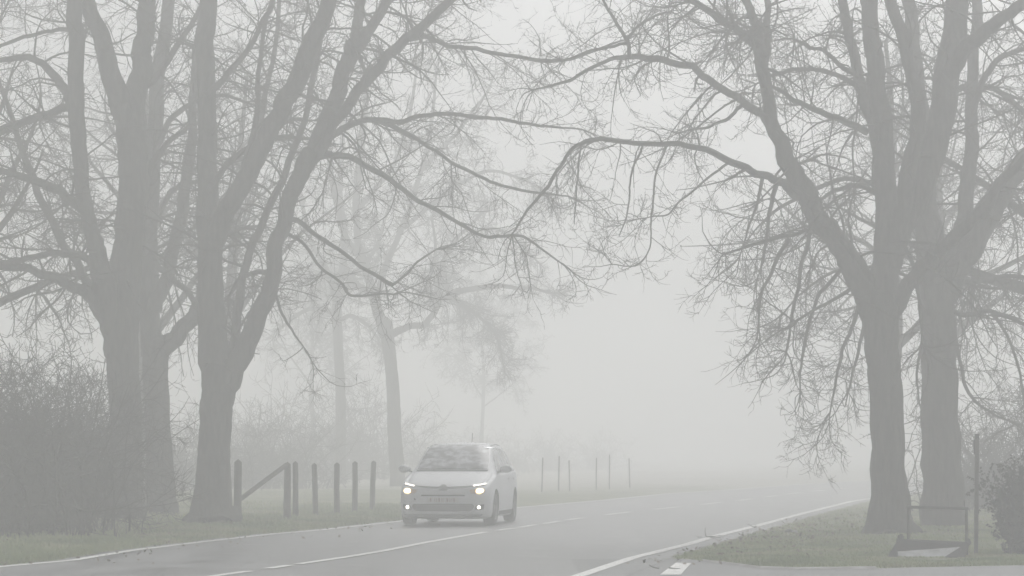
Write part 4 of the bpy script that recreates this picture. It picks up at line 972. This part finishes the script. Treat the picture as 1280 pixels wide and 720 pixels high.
for x, w in bx: patch('plate_mark', 'f', [(x - w / 2, .470), (x + w / 2, .470), (x + w / 2, .535), (x - w / 2, .535)], INK, plate, 0.019, 1, 3)
grille = patch('lower_grille', 'f', [(-0.56, .285), (0.56, .285), (0.62, .430), (-0.62, .430)], TRIM, car, 0.006, 20, 5, .25)
for z in (.325, .36, .395): patch('grille_bar', 'f', [(-0.54, z), (0.54, z), (0.54, z + .010), (-0.54, z + .010)], GREYT, grille, 0.014, 16, 1)
patch('splitter', 'f', [(-0.70, .19), (0.70, .19), (0.76, .235), (-0.76, .235)], GREYT, car, 0.012, 20, 2)
patch('sensor', 'f', [(-0.56, .50), (-0.53, .50), (-0.53, .53), (-0.56, .53)], TRIM, car, 0.006, 2, 2)
for s in (-1, 1):
    m_ = lambda pts: [(s * x, z) for x, z in pts]
    hl = patch('headlight', 'f', m_([(0.52, .625), (0.765, .625), (0.80, .710), (0.50, .700)]), LHOUS, car, 0.006, 10, 6, .35)
    patch('bulb', 'f', m_([(0.625, .622), (0.765, .628), (0.77, .715), (0.63, .708)]), LAMP, hl, 0.016, 8, 6, .9)
    dr = patch('running_light', 'f', m_([(0.55, .738), (0.79, .775), (0.79, .805), (0.55, .762)]), GREYT, car, 0.006, 12, 2)
    for k in range(7):
        x = .575 + k * .031; z = .755 + k * .0056
        patch('led', 'f', m_([(x, z), (x + .019, z + .003), (x + .019, z + .021), (x, z + .018)]), LAMPW, dr, 0.014, 1, 1)
    fp = patch('fog_lamp_recess', 'f', m_([(0.60, .305), (0.77, .315), (0.79, .425), (0.62, .395)]), GREYT, car, 0.005, 6, 5, .4)
    patch('fog_lamp', 'f', m_([(0.655, .335), (0.715, .335), (0.715, .395), (0.655, .395)]), LAMPW, fp, 0.016, 6, 6, 1.0)
    # mirror
    bm = bmesh.new(); bmesh.ops.create_uvsphere(bm, u_segments=20, v_segments=14, radius=1)
    for v in bm.verts:
        v.co = Vector((v.co.x * .125, v.co.y * .075 + (0.02 if v.co.y > 0 else 0), v.co.z * .075 * (1 + .15 * v.co.x * s)))
        if v.co.y > .055: v.co.y = .055
    mr_ = link_mesh('mirror', bm_mesh('mirror', bm, True), CARP, car); mr_.location = (s * 1.005, 1.50, 1.085)
    bm = bmesh.new(); box_bm(bm, (-s * .12, .01, -.05), (.16, .05, .03), Matrix.Rotation(s * -.3, 3, 'Y'), .008)
    link_mesh('mirror_stalk', bm_mesh('stalk', bm), TRIM, mr_)
# roof rails and aerial
for s in (-1, 1):
    P = []
    for x, y, dz in ((.60, 2.12, -.012), (.60, 2.3, .003), (.60, 3.0, .008), (.585, 3.6, .003), (.575, 3.9, -.012)):
        h = BV.ray_cast(Vector((s * x, y, 3)), Vector((0, 0, -1)))[0]; P.append((s * x, y, h.z + dz))
    tube_obj('roof_rail', P, 0.013, GREYT, car, 8)
tube_obj('aerial', [(0, 3.75, 1.58), (0, 3.80, 1.68), (0, 3.87, 1.80)], 0.006, TRIM, car, 6)
# underside
bm = bmesh.new(); box_bm(bm, (0, 2.2, .22), (1.25, 3.9, .10), None, .02); link_mesh('underbody', bm_mesh('underbody', bm), TRIM, car)
# wheels
def lathe(name, prof, m, parent, seg=40):
    V = []; F = []; n = len(prof)
    for i in range(seg):
        a_ = 2 * math.pi * i / seg
        for x, r in prof: V.append((x, r * math.cos(a_), r * math.sin(a_)))
    for i in range(seg):
        for j in range(n - 1): F.append((i * n + j, i * n + j + 1, ((i + 1) % seg) * n + j + 1, ((i + 1) % seg) * n + j))
    return link_mesh(name, mesh_np(name, V, F), m, parent)
for x, y in WHEELS:
    s = math.copysign(1, x); w = empty('wheel', (x, y, 0.325)); w.parent = car; w.rotation_euler = (0, 0, R(-2) if y < 2 else 0)
    lathe('tyre', [(-.105, .21), (-.108, .27), (-.098, .312), (-.06, .325), (.06, .325), (.098, .312), (.108, .27), (.105, .21)], RUBBER, w)
    rim = lathe('rim', [(s * .10, .215), (s * .085, .20), (s * .02, .195), (s * -.08, .20), (s * -.10, .215)], ALLOY, w)
    lathe('brake_disc', [(s * -.01, .15), (s * .0, .15), (s * .01, .04), (s * .0, .03)], GREYT, w, 24)
    for k in range(5):
        bm = bmesh.new()
        for dd in (-.14, .14):
            a_ = k * 2 * math.pi / 5 + dd; M3 = Matrix.Rotation(a_, 3, 'X'); box_bm(bm, Vector((s * .065, 0, 0)) + M3 @ Vector((0, 0, .118)), (.02, .03, .18), M3, .005)
        link_mesh('spoke', bm_mesh('spoke', bm), ALLOY, rim)
    lathe('hub', [(s * .085, .001), (s * .085, .03), (s * .06, .045), (s * .0, .05)], ALLOY, w, 20)
CAR_Y = 53.6
HEAD = R(7.6)
fx = px_x(554.0, CAR_Y)
car.location = (fx, CAR_Y, 0.004); car.rotation_euler = (0, 0, -HEAD)

# ------------------------------------------------------------------ the fog
hz = mat('haze', (1, 1, 1)); nt = hz.node_tree
for n in list(nt.nodes):
    if n.type != 'OUTPUT_MATERIAL': nt.nodes.remove(n)
pv = nt.nodes.new('ShaderNodeVolumePrincipled'); pv.inputs['Color'].default_value = (0.984, 0.988, 0.994, 1)
pv.inputs['Density'].default_value = FOG; pv.inputs['Anisotropy'].default_value = 0.3
nt.links.new(pv.outputs[0], [n for n in nt.nodes if n.type == 'OUTPUT_MATERIAL'][0].inputs['Volume'])
zs = 17.0
bm = bmesh.new(); box_bm(bm, (0, 420, (zs - 1.5) / 2), (1420, 980, zs + 1.5))
tag(link_mesh('haze', bm_mesh('haze', bm), hz), 'dense pale fog filling the whole place', 'fog', kind='stuff')
